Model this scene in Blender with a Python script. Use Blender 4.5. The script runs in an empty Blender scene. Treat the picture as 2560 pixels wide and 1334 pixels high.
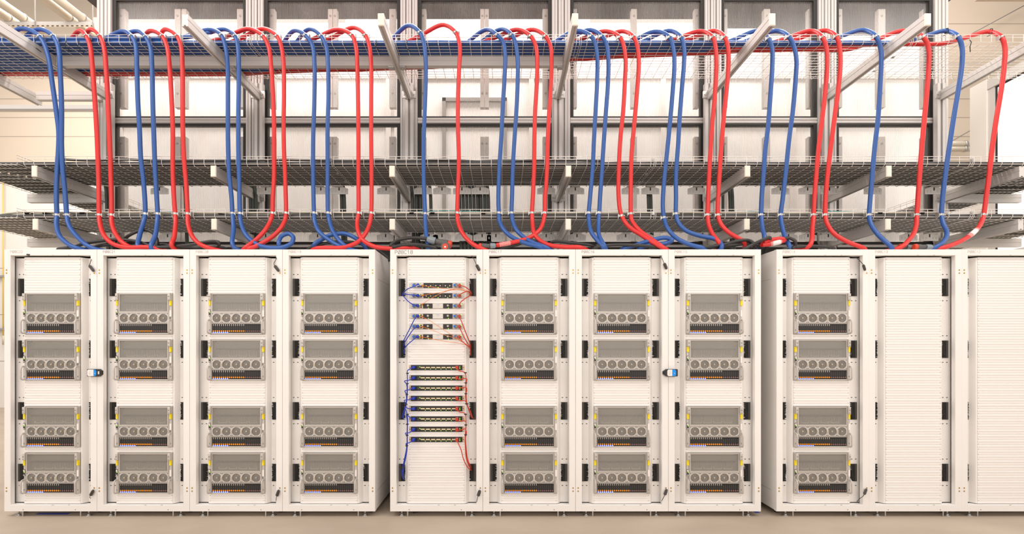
import bpy, math, random
from mathutils import Vector

random.seed(7)
SC = bpy.context.scene
COL = SC.collection
PI = math.pi

# ------------------------------------------------------------------ camera
F = 1276.0          # focal length in pixels of the 2560 px wide frame
VX, VY = 1255.0, 862.0
CY, CZ = -4.4, 1.48
cd = bpy.data.cameras.new('camera')
cam = bpy.data.objects.new('camera', cd)
COL.objects.link(cam)
cam.location = (0, CY, CZ)
cam.rotation_euler = (PI / 2, 0, 0)
cd.sensor_width = 36
cd.lens = F / 2560 * 36
cd.shift_x = (1280 - VX) / 2560
cd.shift_y = (VY - 667) / 2560
cd.clip_start = 0.05
cd.clip_end = 100
SC.camera = cam

# ------------------------------------------------------------------ view, world, lights
SC.view_settings.view_transform = 'Standard'
SC.view_settings.look = 'None'
SC.view_settings.gamma = 1
SC.view_settings.use_curve_mapping = False
SC.view_settings.exposure = 0.0
SC.cycles.max_bounces = 6
SC.cycles.diffuse_bounces = 3
SC.cycles.glossy_bounces = 3
SC.cycles.transmission_bounces = 3
SC.cycles.transparent_max_bounces = 10
SC.cycles.caustics_reflective = False
SC.cycles.caustics_refractive = False
SC.cycles.sample_clamp_indirect = 6

w = bpy.data.worlds.new('world')
SC.world = w
w.use_nodes = True
bg = w.node_tree.nodes['Background']
bg.inputs[0].default_value = (1.0, 0.94, 0.895, 1)
bg.inputs[1].default_value = 0.60


def area(name, loc, target, sx, sy, power, color=(1, .945, .905)):
    ld = bpy.data.lights.new(name, 'AREA')
    ld.shape = 'RECTANGLE'
    ld.size, ld.size_y = sx, sy
    ld.energy = power
    ld.color = color
    o = bpy.data.objects.new(name, ld)
    COL.objects.link(o)
    o.location = loc
    d = Vector(target) - Vector(loc)
    o.rotation_euler = d.to_track_quat('-Z', 'Y').to_euler()
    return o


area('hall_lamps_front', (-5.6, -2.8, 7.2), (-5.0, -0.6, 0), 7, 1.2, 285)
area('hall_lamps_front', (4.9, -2.8, 7.2), (4.5, -0.6, 0), 7, 1.2, 240)
area('front_fill', (-.6, -8.2, 3.3), (-.6, 0, 2.0), 22, 2.2, 490)  # added fill from in front, evens the rack fronts and lights under the trays
area('hall_lamps_back', (.3, 1.95, 7.4), (.3, 2.5, 0), 11.0, .9, 540)
area('left_wall_fill', (-8.4, 4.0, 7.7), (-8.2, 7.4, 1.2), 5.0, 2.0, 310)  # added area light, brightens the far wall at the left end
area('right_wall_fill', (8.8, 4.2, 10.2), (8.6, 7.2, 2.0), 5.0, 2.0, 215)  # added area light, brightens the beige wall at the right end

# ------------------------------------------------------------------ materials
MAT = {}


def s2l(c):
    return tuple((v / 255 / 12.92) if v / 255 <= .04045 else ((v / 255 + .055) / 1.055) ** 2.4 for v in c)


def mat(name, rgb, rough=.5, metal=0.0, emit=None, estr=0.0, spec=.5):
    m = bpy.data.materials.new(name)
    m.use_nodes = True
    b = m.node_tree.nodes['Principled BSDF']
    b.inputs['Base Color'].default_value = (*rgb, 1)
    b.inputs['Roughness'].default_value = rough
    b.inputs['Metallic'].default_value = metal
    b.inputs['Specular IOR Level'].default_value = spec
    if emit:
        b.inputs['Emission Color'].default_value = (*emit, 1)
        b.inputs['Emission Strength'].default_value = estr
    MAT[name] = m
    return m


def noise_mat(name, c1, c2, scale, rough=.6, metal=0.0, stretch=(1, 1, 1), bump=0.0, lo=.35, hi=.65):
    m = mat(name, c1, rough, metal)
    nt = m.node_tree
    N, L = nt.nodes, nt.links
    b = N['Principled BSDF']
    tc = N.new('ShaderNodeTexCoord')
    mp = N.new('ShaderNodeMapping')
    mp.inputs['Scale'].default_value = stretch
    nz = N.new('ShaderNodeTexNoise')
    nz.inputs['Scale'].default_value = scale
    nz.inputs['Detail'].default_value = 6
    cr = N.new('ShaderNodeValToRGB')
    cr.color_ramp.elements[0].position = lo
    cr.color_ramp.elements[1].position = hi
    cr.color_ramp.elements[0].color = (*c1, 1)
    cr.color_ramp.elements[1].color = (*c2, 1)
    L.new(tc.outputs['Object'], mp.inputs['Vector'])
    L.new(mp.outputs['Vector'], nz.inputs['Vector'])
    L.new(nz.outputs['Fac'], cr.inputs['Fac'])
    L.new(cr.outputs['Color'], b.inputs['Base Color'])
    if bump:
        bp = N.new('ShaderNodeBump')
        bp.inputs['Strength'].default_value = bump
        bp.inputs['Distance'].default_value = .004
        L.new(nz.outputs['Fac'], bp.inputs['Height'])
        L.new(bp.outputs['Normal'], b.inputs['Normal'])
    return m


noise_mat('rack_white', (.82, .785, .745), (.85, .82, .785), 1.3, .42)
noise_mat('panel_white', (.84, .80, .76), (.86, .825, .79), 2.0, .45)
mat('screw_grey', (.42, .37, .31), .5, .3)
mat('brass', (.62, .36, .06), .35, .6)
mat('zinc', (.56, .54, .51), .32, .75)
mat('galvanised', (.86, .83, .79), .5, 0)
mat('notch', (.60, .56, .51), .5)
mat('alu', (.68, .645, .61), .42, .05)
mat('alu_dark', (.30, .275, .255), .45, .2)
mat('gasket', (.030, .026, .022), .6)
mat('wire_white', (.84, .80, .74), .4)
mat('cap_cream', (.84, .78, .66), .5)
mat('blue_hose', (.027, .098, .335), .38)
mat('red_hose', (.68, .028, .024), .38)
mat('black_cable', (.030, .027, .024), .45)
mat('grey_cable', (.085, .080, .076), .6)
mat('dark_cable', (.085, .094, .080), .6)
mat('cream_cable', (.72, .68, .55), .6)
mat('teal_cable', (.05, .33, .30), .5)
mat('blue_patch', (.008, .035, .45), .4)
mat('red_patch', (.55, .040, .018), .4)
mat('orange_fibre', (.80, .22, .02), .5)
mat('white_fibre', (.85, .80, .70), .5)
mat('plug_red', (.62, .055, .018), .5)
mat('plug_grey', (.25, .29, .31), .5)
mat('plug_dark', (.10, .095, .09), .5)
mat('label_white', (.85, .78, .74), .5)
mat('label_pink', (.78, .26, .24), .5)
noise_mat('brush_black', (.010, .009, .008), (.035, .031, .026), 60, .9, 0, (1, 1, .12))
mat('plastic_black', (.018, .016, .014), .5)
mat('plastic_char', (.055, .048, .042), .5)
mat('text_dark', (.24, .20, .17), .7)
mat('text_pale', (.60, .54, .48), .7)
mat('text_mid', (.36, .31, .27), .7)
mat('server_grey', (.42, .39, .35), .42, .3)
mat('server_light', (.57, .53, .485), .42, .2)
mat('server_back', (.26, .24, .215), .6)
mat('server_pale', (.70, .64, .56), .6)
mat('fan_dark', (.30, .275, .245), .55)
mat('fan_ring', (.35, .32, .285), .5, .1)
mat('fan_hub', (.62, .50, .36), .5)
mat('yellow_tag', (.86, .66, .0), .5)
mat('drive_black', (.016, .014, .013), .5)
mat('drive_mid', (.045, .041, .037), .5)
mat('latch_silver', (.45, .42, .38), .4, .3)
mat('latch_orange', (.90, .32, .015), .5)
mat('latch_dull', (.26, .13, .12), .5)
mat('led_blue', (.05, .1, .8), .4, 0, (.010, .035, 1.0), 2.2)
mat('led_core', (.6, .8, 1), .4, 0, (.45, .70, 1.0), 2.5)
mat('led_green', (.2, .8, .05), .4, 0, (.35, 1.0, .03), 2.2)
mat('port_tan', (.72, .58, .36), .5)
mat('ear_tan', (.62, .47, .33), .5)
mat('switch_grey', (.50, .47, .42), .45, .3)
mat('switch_panel', (.70, .66, .60), .5)
mat('logo_blue', (.16, .34, .60), .5)
mat('blue_knob', (.01, .17, .72), .4)
mat('sticker_blue', (.0, .27, .80), .4)
mat('caster_black', (.012, .011, .010), .6)
mat('tape_blue', (.05, .08, .42), .6)
mat('pipe_yellow', (.90, .60, .12), .45)
mat('pipe_cream', (.66, .58, .46), .4, .2)
mat('lamp_glow', (1, 1, 1), .5, 0, (1, .95, .88), 3.2)
mat('roof_dark', (.085, .073, .066), .7)
mat('bracket_white', (.74, .69, .64), .5)
noise_mat('concrete', (.43, .345, .265), (.54, .445, .35), 1.1, .55, 0, (1, 1.8, 1), .25, .3, .72)
noise_mat('wall_beige', (.70, .585, .455), (.72, .60, .475), .6, .65)
noise_mat('wall_white', (.84, .80, .76), (.87, .84, .80), 1.2, .6)
noise_mat('wall_pale', (.88, .83, .77), (.90, .86, .80), .5, .6)
mat('joint', (.40, .33, .26), .7)


def pane_material():
    m = bpy.data.materials.new('ribbed_polycarbonate')
    m.use_nodes = True
    nt = m.node_tree
    N, L = nt.nodes, nt.links
    out = N['Material Output']
    N.remove(N['Principled BSDF'])
    tc = N.new('ShaderNodeTexCoord')
    wv = N.new('ShaderNodeTexWave')
    wv.wave_type = 'BANDS'
    wv.bands_direction = 'X'
    wv.inputs['Scale'].default_value = 20.0     # one rib about every 16 mm
    wv.inputs['Distortion'].default_value = 0
    L.new(tc.outputs['Object'], wv.inputs['Vector'])
    nz = N.new('ShaderNodeTexNoise')            # dust and handling marks on the sheet
    mp = N.new('ShaderNodeMapping')
    mp.inputs['Scale'].default_value = (1.2, 1, .5)
    L.new(tc.outputs['Object'], mp.inputs['Vector'])
    L.new(mp.outputs['Vector'], nz.inputs['Vector'])
    nz.inputs['Scale'].default_value = 2.5
    nz.inputs['Detail'].default_value = 5
    rmp = N.new('ShaderNodeMapRange')
    rmp.inputs['From Min'].default_value = .55
    rmp.inputs['From Max'].default_value = 1
    rmp.inputs['To Min'].default_value = .09
    rmp.inputs['To Max'].default_value = .34
    L.new(wv.outputs['Fac'], rmp.inputs['Value'])
    r2 = N.new('ShaderNodeMapRange')
    r2.inputs['From Min'].default_value = .35
    r2.inputs['From Max'].default_value = .75
    r2.inputs['To Min'].default_value = -.06
    r2.inputs['To Max'].default_value = .16
    L.new(nz.outputs['Fac'], r2.inputs['Value'])
    ad = N.new('ShaderNodeMath')
    ad.operation = 'ADD'
    ad.use_clamp = True
    L.new(rmp.outputs['Result'], ad.inputs[0])
    L.new(r2.outputs['Result'], ad.inputs[1])
    tr = N.new('ShaderNodeBsdfTransparent')
    tr.inputs['Color'].default_value = (.97, .96, .95, 1)
    tl = N.new('ShaderNodeBsdfTranslucent')
    tl.inputs['Color'].default_value = (.93, .88, .84, 1)
    df = N.new('ShaderNodeBsdfDiffuse')
    df.inputs['Color'].default_value = (.44, .41, .39, 1)
    gl = N.new('ShaderNodeBsdfGlossy')
    gl.inputs['Roughness'].default_value = .18
    m1 = N.new('ShaderNodeMixShader')
    m1.inputs['Fac'].default_value = .55
    L.new(tl.outputs[0], m1.inputs[1])
    L.new(df.outputs[0], m1.inputs[2])
    m2 = N.new('ShaderNodeMixShader')
    L.new(ad.outputs[0], m2.inputs['Fac'])
    L.new(tr.outputs[0], m2.inputs[1])
    L.new(m1.outputs[0], m2.inputs[2])
    m3 = N.new('ShaderNodeMixShader')
    m3.inputs['Fac'].default_value = .04
    L.new(m2.outputs[0], m3.inputs[1])
    L.new(gl.outputs[0], m3.inputs[2])
    L.new(m3.outputs[0], out.inputs['Surface'])
    MAT['pane'] = m


pane_material()


def grille_material():
    m = bpy.data.materials.new('perforated_grille')
    m.use_nodes = True
    nt = m.node_tree
    N, L = nt.nodes, nt.links
    out = N['Material Output']
    b = N['Principled BSDF']
    b.inputs['Base Color'].default_value = (.44, .41, .37, 1)
    b.inputs['Metallic'].default_value = .3
    b.inputs['Roughness'].default_value = .45
    tc = N.new('ShaderNodeTexCoord')
    sp = N.new('ShaderNodeSeparateXYZ')
    cb = N.new('ShaderNodeCombineXYZ')
    L.new(tc.outputs['Object'], sp.inputs[0])
    L.new(sp.outputs['X'], cb.inputs['X'])
    L.new(sp.outputs['Z'], cb.inputs['Y'])
    mp = N.new('ShaderNodeMapping')
    mp.inputs['Rotation'].default_value = (0, 0, PI / 4)
    L.new(cb.outputs[0], mp.inputs['Vector'])
    vo = N.new('ShaderNodeTexVoronoi')
    vo.voronoi_dimensions = '2D'
    vo.inputs['Scale'].default_value = 250
    vo.inputs['Randomness'].default_value = 0
    L.new(mp.outputs['Vector'], vo.inputs['Vector'])
    th = N.new('ShaderNodeMath')
    th.operation = 'GREATER_THAN'
    th.inputs[1].default_value = .40
    L.new(vo.outputs['Distance'], th.inputs[0])
    tr = N.new('ShaderNodeBsdfTransparent')
    mx = N.new('ShaderNodeMixShader')
    L.new(th.outputs[0], mx.inputs['Fac'])
    L.new(tr.outputs[0], mx.inputs[1])
    L.new(b.outputs[0], mx.inputs[2])
    L.new(mx.outputs[0], out.inputs['Surface'])
    MAT['grille'] = m


grille_material()


# ------------------------------------------------------------------ mesh helpers
class MB:
    """Collects shapes and links them as one mesh object."""

    def __init__(self):
        self.v, self.f, self.mi, self.sm, self.mats = [], [], [], [], []

    def _m(self, m):
        if m not in self.mats:
            self.mats.append(m)
        return self.mats.index(m)

    def face(self, pts, m, smooth=False):
        i = len(self.v)
        self.v += [tuple(p) for p in pts]
        self.f.append(tuple(range(i, i + len(pts))))
        self.mi.append(self._m(m))
        self.sm.append(smooth)

    def box(self, x0, x1, y0, y1, z0, z1, m):
        i = len(self.v)
        self.v += [(x0, y0, z0), (x1, y0, z0), (x1, y1, z0), (x0, y1, z0), (x0, y0, z1), (x1, y0, z1), (x1, y1, z1), (x0, y1, z1)]
        k = self._m(m)
        for q in ((0, 3, 2, 1), (4, 5, 6, 7), (0, 1, 5, 4), (1, 2, 6, 5), (2, 3, 7, 6), (3, 0, 4, 7)):
            self.f.append(tuple(i + a for a in q))
            self.mi.append(k)
            self.sm.append(False)
        return self

    def cbox(self, x0, x1, y0, y1, z0, z1, m, c):
        """Box whose front face (y0) is chamfered by c."""
        i = len(self.v)
        for (y, d) in ((y0, c), (y0 + c, 0), (y1, 0)):
            self.v += [(x0 + d, y, z0 + d), (x1 - d, y, z0 + d), (x1 - d, y, z1 - d), (x0 + d, y, z1 - d)]
        k = self._m(m)
        fs = [(0, 1, 2, 3), (8, 11, 10, 9)]
        for r in (0, 4):
            for a in range(4):
                b = (a + 1) % 4
                fs.append((r + a, r + 4 + a, r + 4 + b, r + b))
        for q in fs:
            self.f.append(tuple(i + a for a in q))
            self.mi.append(k)
            self.sm.append(False)
        return self

    def prism(self, prof, axis, a0, a1, m):
        """Extrudes a closed 2D profile. axis 'x': prof=(y,z); 'z': prof=(x,y); 'y': prof=(x,z)."""
        n = len(prof)
        i = len(self.v)
        for a in (a0, a1):
            for (p, q) in prof:
                self.v.append({'x': (a, p, q), 'z': (p, q, a), 'y': (p, a, q)}[axis])
        k = self._m(m)
        for j in range(n):
            l = (j + 1) % n
            self.f.append((i + j, i + l, i + n + l, i + n + j))
            self.mi.append(k)
            self.sm.append(False)
        self.f.append(tuple(i + j for j in range(n - 1, -1, -1)))
        self.f.append(tuple(i + n + j for j in range(n)))
        self.mi += [k, k]
        self.sm += [False, False]
        return self

    def tube(self, pts, r, m, n=8, caps=True, radii=None):
        P = [Vector(p) for p in pts]
        k = self._m(m)
        T = []
        for a in range(len(P)):
            t = P[min(a + 1, len(P) - 1)] - P[max(a - 1, 0)]
            T.append(t.normalized() if t.length > 1e-9 else Vector((0, 0, 1)))
        up = Vector((0, 0, 1)) if abs(T[0].z) < .9 else Vector((0, 1, 0))
        nrm = (up - T[0] * up.dot(T[0])).normalized()
        i = len(self.v)
        for a in range(len(P)):
            if a:
                nrm = nrm - T[a] * nrm.dot(T[a])
                nrm = nrm.normalized() if nrm.length > 1e-6 else T[a].orthogonal().normalized()
            bn = T[a].cross(nrm)
            rr = radii[a] if radii else r
            for j in range(n):
                an = 2 * PI * j / n
                self.v.append(tuple(P[a] + nrm * (rr * math.cos(an)) + bn * (rr * math.sin(an))))
        for a in range(len(P) - 1):
            for j in range(n):
                l = (j + 1) % n
                self.f.append((i + a * n + j, i + a * n + l, i + (a + 1) * n + l, i + (a + 1) * n + j))
                self.mi.append(k)
                self.sm.append(n > 4)
        if caps:
            self.f.append(tuple(i + j for j in range(n - 1, -1, -1)))
            e = i + (len(P) - 1) * n
            self.f.append(tuple(e + j for j in range(n)))
            self.mi += [k, k]
            self.sm += [False, False]
        return self

    def cyl(self, p0, p1, r, m, n=14, r1=None):
        return self.tube([p0, p1], r, m, n, True, [r, r if r1 is None else r1])

    def obj(self, name, parent=None, loc=None):
        me = bpy.data.meshes.new(name)
        me.from_pydata(self.v, [], self.f)
        for mm in self.mats:
            me.materials.append(MAT[mm])
        me.polygons.foreach_set('material_index', self.mi)
        me.polygons.foreach_set('use_smooth', self.sm)
        me.update()
        o = bpy.data.objects.new(name, me)
        COL.objects.link(o)
        if parent is not None:
            o.parent = parent
        if loc is not None:
            o.location = loc
        return o


def tag(o, label, cat, group=None):
    o['label'] = label
    o['category'] = cat
    if group:
        o['group'] = group
    return o


def thing(name, label, cat, loc=(0, 0, 0), group=None):
    o = bpy.data.objects.new(name, None)
    COL.objects.link(o)
    o.empty_display_size = .05
    o.location = loc
    return tag(o, label, cat, group)


def struct(o):
    o['kind'] = 'structure'
    return o


KIDS = {}


def note_kids(root):
    def walk(o):
        KIDS[o.name] = list(o.children)
        for c in o.children:
            walk(c)
    walk(root)


def copy_tree(o, parent=None):
    c = o.copy()
    COL.objects.link(c)
    c.parent = parent
    for ch in KIDS.get(o.name, ()):
        copy_tree(ch, c)
    return c


def W(px, py, d):
    """World point seen at a pixel of the photograph, at distance d in front of the lens."""
    return Vector(((px - VX) * d / F, CY + d, CZ + (VY - py) * d / F))


def spline(P, per=8):
    P = [Vector(p) for p in P]
    out = []
    n = len(P)
    for a in range(n - 1):
        p0, p1, p2, p3 = P[max(a - 1, 0)], P[a], P[a + 1], P[min(a + 2, n - 1)]
        d1 = max((p1 - p0).length, 1e-4) ** .5
        d2 = max((p2 - p1).length, 1e-4) ** .5
        d3 = max((p3 - p2).length, 1e-4) ** .5
        m1 = (p2 - p1) if a == 0 else ((p1 - p0) / d1 - (p2 - p0) / (d1 + d2) + (p2 - p1) / d2) * d2
        m2 = (p2 - p1) if a == n - 2 else ((p2 - p1) / d2 - (p3 - p1) / (d2 + d3) + (p3 - p2) / d3) * d2
        for s in range(per):
            t = s / per
            t2, t3 = t * t, t * t * t
            out.append(p1 * (2 * t3 - 3 * t2 + 1) + m1 * (t3 - 2 * t2 + t) + p2 * (-2 * t3 + 3 * t2) + m2 * (t3 - t2))
    out.append(P[-1])
    return out


ORD = ['first', 'second', 'third', 'fourth', 'fifth', 'sixth', 'seventh', 'eighth', 'ninth', 'tenth', 'eleventh', 'twelfth',
       'thirteenth', 'fourteenth', 'fifteenth', 'sixteenth', 'seventeenth', 'eighteenth', 'nineteenth', 'twentieth',
       'twenty-first', 'twenty-second', 'twenty-third', 'twenty-fourth']

# ------------------------------------------------------------------ the setting
RT = 2.304          # rack top
WALLY = 7.7         # far wall of the hall


def wall_panels(name, x0, x1, z0, z1, zs, y, m):
    b = MB()
    b.box(x0, x1, y, y + .12, z0, z1, m)
    for z in zs:
        b.box(x0, x1, y - .003, y + .001, z - .007, z + .007, 'joint')
    return struct(b.obj(name))


struct(MB().box(-16, 16, -9, 9, -.1, 0, 'concrete').obj('floor'))
wall_panels('wall_back', -16, 16, 0, 5.3, [1.1, 2.2, 3.3, 4.4], WALLY, 'wall_pale')  # lower part coloured paler to stand for the stronger lamplight down there
wall_panels('wall_back_upper', -16, 16, 5.3, 11.5, [5.31, 6.42, 6.87, 7.31, 8.15, 9.09, 10.0], WALLY, 'wall_beige')  # same wall, darker beige stands for the weaker light higher up

# inner wall across the hot aisle, white panels in aluminium framing
b = MB()
b.box(-5.5, 6.1, 2.90, 3.0, 0, 6.4, 'wall_white')
struct(b.obj('wall_aisle'))
b = MB()
for x in (-5.45, -3.55, -1.62, -1.50, .42, 2.30, 4.15, 6.05):
    b.box(x - .035, x + .035, 2.87, 2.90, 0, 6.4, 'bracket_white')
for z in (3.15, 4.62, 5.3):
    b.box(-5.5, 6.1, 2.875, 2.90, z - .025, z + .025, 'bracket_white')
# door outline in the aisle wall behind the third pane
for (x0, x1, z0, z1) in ((-.85, -.80, 2.6, 5.0), (.02, .07, 2.6, 5.0), (-.85, .07, 4.95, 5.0)):
    b.box(x0, x1, 2.86, 2.90, z0, z1, 'alu_dark')
struct(b.obj('trim_1'))
# roof panels lying over the aisle side of the partition
b = MB()
b.box(-4.9, 5.3, 1.50, 1.98, 5.55, 5.60, 'roof_dark')
b.box(2.6, 5.3, 1.98, 2.32, 5.55, 5.60, 'roof_dark')
struct(b.obj('ceiling_aisle'))

# ------------------------------------------------------------------ containment partition with ribbed panes
WY = 1.42           # partition plane, d = 5.82
DW = WY - CY
SW = F / DW


def wx(px):
    return (px - VX) / SW


def wz(py):
    return CZ + (VY - py) / SW


PANES = [(287, 619), (664, 1002), (1046, 1378), (1425, 1757), (1800, 2038), (2085, 2326)]
BR = [[(300, 318), (442, 456), (460, 470), (597, 612)], [(676, 690), (823, 834), (835, 845), (975, 991)],
      [(1052, 1066), (1201, 1211), (1212, 1222), (1356, 1370)], [(1428, 1441), (1576, 1590), (1733, 1745)],
      [(1803, 1815), (1906, 1921), (2016, 2029)], [(2088, 2100), (2190, 2207), (2301, 2314)]]
wn = 0
for row, (yt, yb) in enumerate(((1, 297), (311, 609))):
    for pi_, (xa, xb) in enumerate(PANES):
        wn += 1
        x0, x1, z0, z1 = wx(xa), wx(xb), wz(yb), wz(yt)
        b = MB()
        g = .036
        for (a0, a1, c0, c1) in ((x0, x0 + g, z0, z1), (x1 - g, x1, z0, z1), (x0 + g, x1 - g, z1 - .022, z1), (x0 + g, x1 - g, z0, z0 + .016)):
            b.box(a0, a1, WY - .03, WY + .03, c0, c1, 'gasket')
        fr = struct(b.obj('window_%d' % wn))
        b = MB()
        for k in range(2):
            yy = WY + (-.004 if k == 0 else .004)
            b.face([(x0 + g, yy, z0 + .02), (x1 - g, yy, z0 + .02), (x1 - g, yy, z1 - .02), (x0 + g, yy, z1 - .02)], 'pane')
            break
        b.obj('pane', fr)
        for (ba, bb) in BR[pi_]:
            u0, u1 = (ba - VX) * (DW + .10) / F, (bb - VX) * (DW + .10) / F
            if row == 0:
                v0, v1 = CZ + (VY - 272) * (DW + .10) / F, CZ + (VY - 28) * (DW + .10) / F
            else:
                v0, v1 = z0 + .02, CZ + (VY - 345) * (DW + .10) / F
            q = MB().box(u0, u1, WY + .06, WY + .12, v0, v1, 'bracket_white')
            for vv in (v0 + .16, v1 - .08):
                q.cyl(((u0 + u1) / 2, WY + .061, vv), ((u0 + u1) / 2, WY + .055, vv), .012, 'screw_grey', 8)
            q.obj('bracket', fr)

# aluminium mullions and rails
gaps = [(250, 287), (619, 664), (1002, 1046), (1378, 1425), (1757, 1800), (2038, 2085), (2326, 2362)]
tn = 1
for (ga, gb) in gaps:
    x0, x1 = wx(ga), wx(gb)
    wv_ = (x1 - x0)
    b = MB()
    b.box(x0, x1, WY - .02, WY + .05, 2.36, wz(-30), 'alu_dark')
    n = 3 if wv_ > .17 else 2
    s = wv_ / n
    for k in range(n):
        xa, xb = x0 + k * s + .004, x0 + (k + 1) * s - .004
        b.box(xa, xb, WY - .045, WY - .02, 2.36, wz(-30), 'alu')
        xm = (xa + xb) / 2
        b.box(xa + .004, xm - .007, WY - .055, WY - .045, 2.36, wz(-30), 'alu')
        b.box(xm + .007, xb - .004, WY - .055, WY - .045, 2.36, wz(-30), 'alu')
    tn += 1
    struct(b.obj('trim_%d' % tn))
for (xa, xb) in PANES:
    b = MB()
    for (ya, yb) in ((297, 311), (-14, 1)):
        z0, z1 = wz(yb), wz(ya)
        b.box(wx(xa), wx(xb), WY - .03, WY + .05, z0, z1, 'alu')
        b.box(wx(xa), wx(xb), WY - .04, WY - .03, z0 + .004, z0 + .020, 'alu')
        b.box(wx(xa), wx(xb), WY - .04, WY - .03, z1 - .026, z1 - .004, 'alu')
    b.box(wx(xa), wx(xb), WY - .05, WY + .05, 2.36, wz(609), 'gasket')
    b.box(wx(xa), wx(xb), WY - .065, WY - .05, wz(620), wz(614), 'alu')
    tn += 1
    struct(b.obj('trim_%d' % tn))

# ------------------------------------------------------------------ cantilever posts with arms
TY0, TY1 = 0.40, 1.05          # tray front and back edge
L1, L2, L3 = 4.31, 3.165, 2.669   # undersides of the three tray levels
POSTX = [-4.40, -2.715, -1.035, .625, 2.31, 3.64, 4.90]


def beam_profile(b, x, y0, y1, zt, m='alu', w=.046, h=.092):
    b.box(x - w / 2, x + w / 2, y0, y1, zt - h, zt - .008, m)
    # raised lips leaving a slot along the top, bottom and a groove on each side
    b.box(x - w / 2, x - .008, y0, y1, zt - .008, zt, m)
    b.box(x + .008, x + w / 2, y0, y1, zt - .008, zt, m)
    b.box(x - w / 2, x - .009, y0, y1, zt - h - .010, zt - h, m)
    b.box(x + .009, x + w / 2, y0, y1, zt - h - .010, zt - h, m)
    for s in (-1, 1):
        xx = x + s * w / 2
        for (c0, c1) in ((zt - h - .010, zt - h / 2 - .004), (zt - h / 2 + .004, zt)):
            b.box(min(xx, xx + s * .003), max(xx, xx + s * .003), y0, y1, c0, c1, m)


def xbeam(b, x0, x1, y, zt, m='alu', w=.046, h=.092):
    b.box(x0, x1, y - w / 2, y + w / 2, zt - h, zt, m)
    for s in (-1, 1):
        yy = y + s * w / 2
        for (c0, c1) in ((zt - h, zt - h / 2 - .004), (zt - h / 2 + .004, zt)):
            b.box(x0, x1, min(yy, yy + s * .004), max(yy, yy + s * .004), c0, c1, m)


PY = 1.30
for i, x in enumerate(POSTX):
    t = thing('cantilever_post', 'aluminium post carrying three tray arms, %s one counted from the P08C22 end' % ORD[i], 'post', (x, PY, 0),
              'posts carrying the wire trays')
    b = MB()
    b.box(-.045, .045, 0, .045, .012, 4.40, 'alu')
    for s in (-1, 1):
        b.box(min(s * .012, s * .045), max(s * .012, s * .045), -.012, 0, .012, 4.40, 'alu')
    b.box(-.012, .012, -.002, 0, .012, 4.40, 'alu_dark')
    b.obj('post', t)
    MB().box(-.09, .09, -.05, .055, 0, .012, 'zinc').obj('base_plate', t)
    for (zt, y0) in ((L1, -.03), (L2, .41), (L3, .42)):
        b = MB()
        beam_profile(b, 0, y0 - PY, -.012, zt)
        a = b.obj('arm', t)
        if not (i in (1,) and zt == L1) and i < 6:
            b = MB()
            b.cbox(-.0265, .0265, y0 - PY - .014, y0 - PY, zt - .104, zt + .002, 'cap_cream', .006)
            b.obj('end_cap', a)
        b = MB()
        for s in (-1, 1):
            b.box(min(s * .026, s * .075), max(s * .026, s * .075), -.030, -.012, zt - .085, zt - .010, 'zinc')
            b.cyl((s * .052, -.030, zt - .045), (s * .052, -.036, zt - .045), .010, 'zinc', 8)
        b.obj('angle_bracket', a)
    # side arms under the branch trays at both corners
    if i in (0, 6):
        s = -1 if i == 0 else 1
        for zt in ((L1, L2, L3) if i == 0 else (L2, L3)):
            b = MB()
            xa, xb = sorted((s * .046, s * (.90 if zt < 4 else .80)))
            xbeam(b, xa, xb, .022, zt - .0)
            b.obj('side_arm', t)

# cross beams between the front of the upper arms
for i in range(3):
    b = MB()
    xbeam(b, POSTX[i] + .028, POSTX[i + 1] - .028, .63, L1)
    o = b.obj('cross_beam')
    tag(o, 'aluminium beam under the top tray between the %s and %s posts from the P08C22 end' % (ORD[i], ORD[i + 1]), 'beam', 'beams under the top tray')
    b = MB()
    for s in ((1,) if i == 0 else (-1, 1)):
        xe = POSTX[i] + .028 if s == 1 else POSTX[i + 1] - .028
        xa, xb = sorted((xe, xe + s * .055))
        b.box(xa, xb, .605, .655, L1 - .108, L1 - .0925, 'zinc')
        b.cyl((xe + s * .028, .63, L1 - .108), (xe + s * .028, .63, L1 - .114), .011, 'zinc', 8)
    b.obj('fixing_bracket', o)

# long arm out to the far side of the corner post
o = MB()
beam_profile(o, -5.27, -.9, 1.42, L1)
tag(o.obj('tray_arm'), 'long bright aluminium arm crossing under the top tray beyond the corner post', 'arm')


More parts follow.
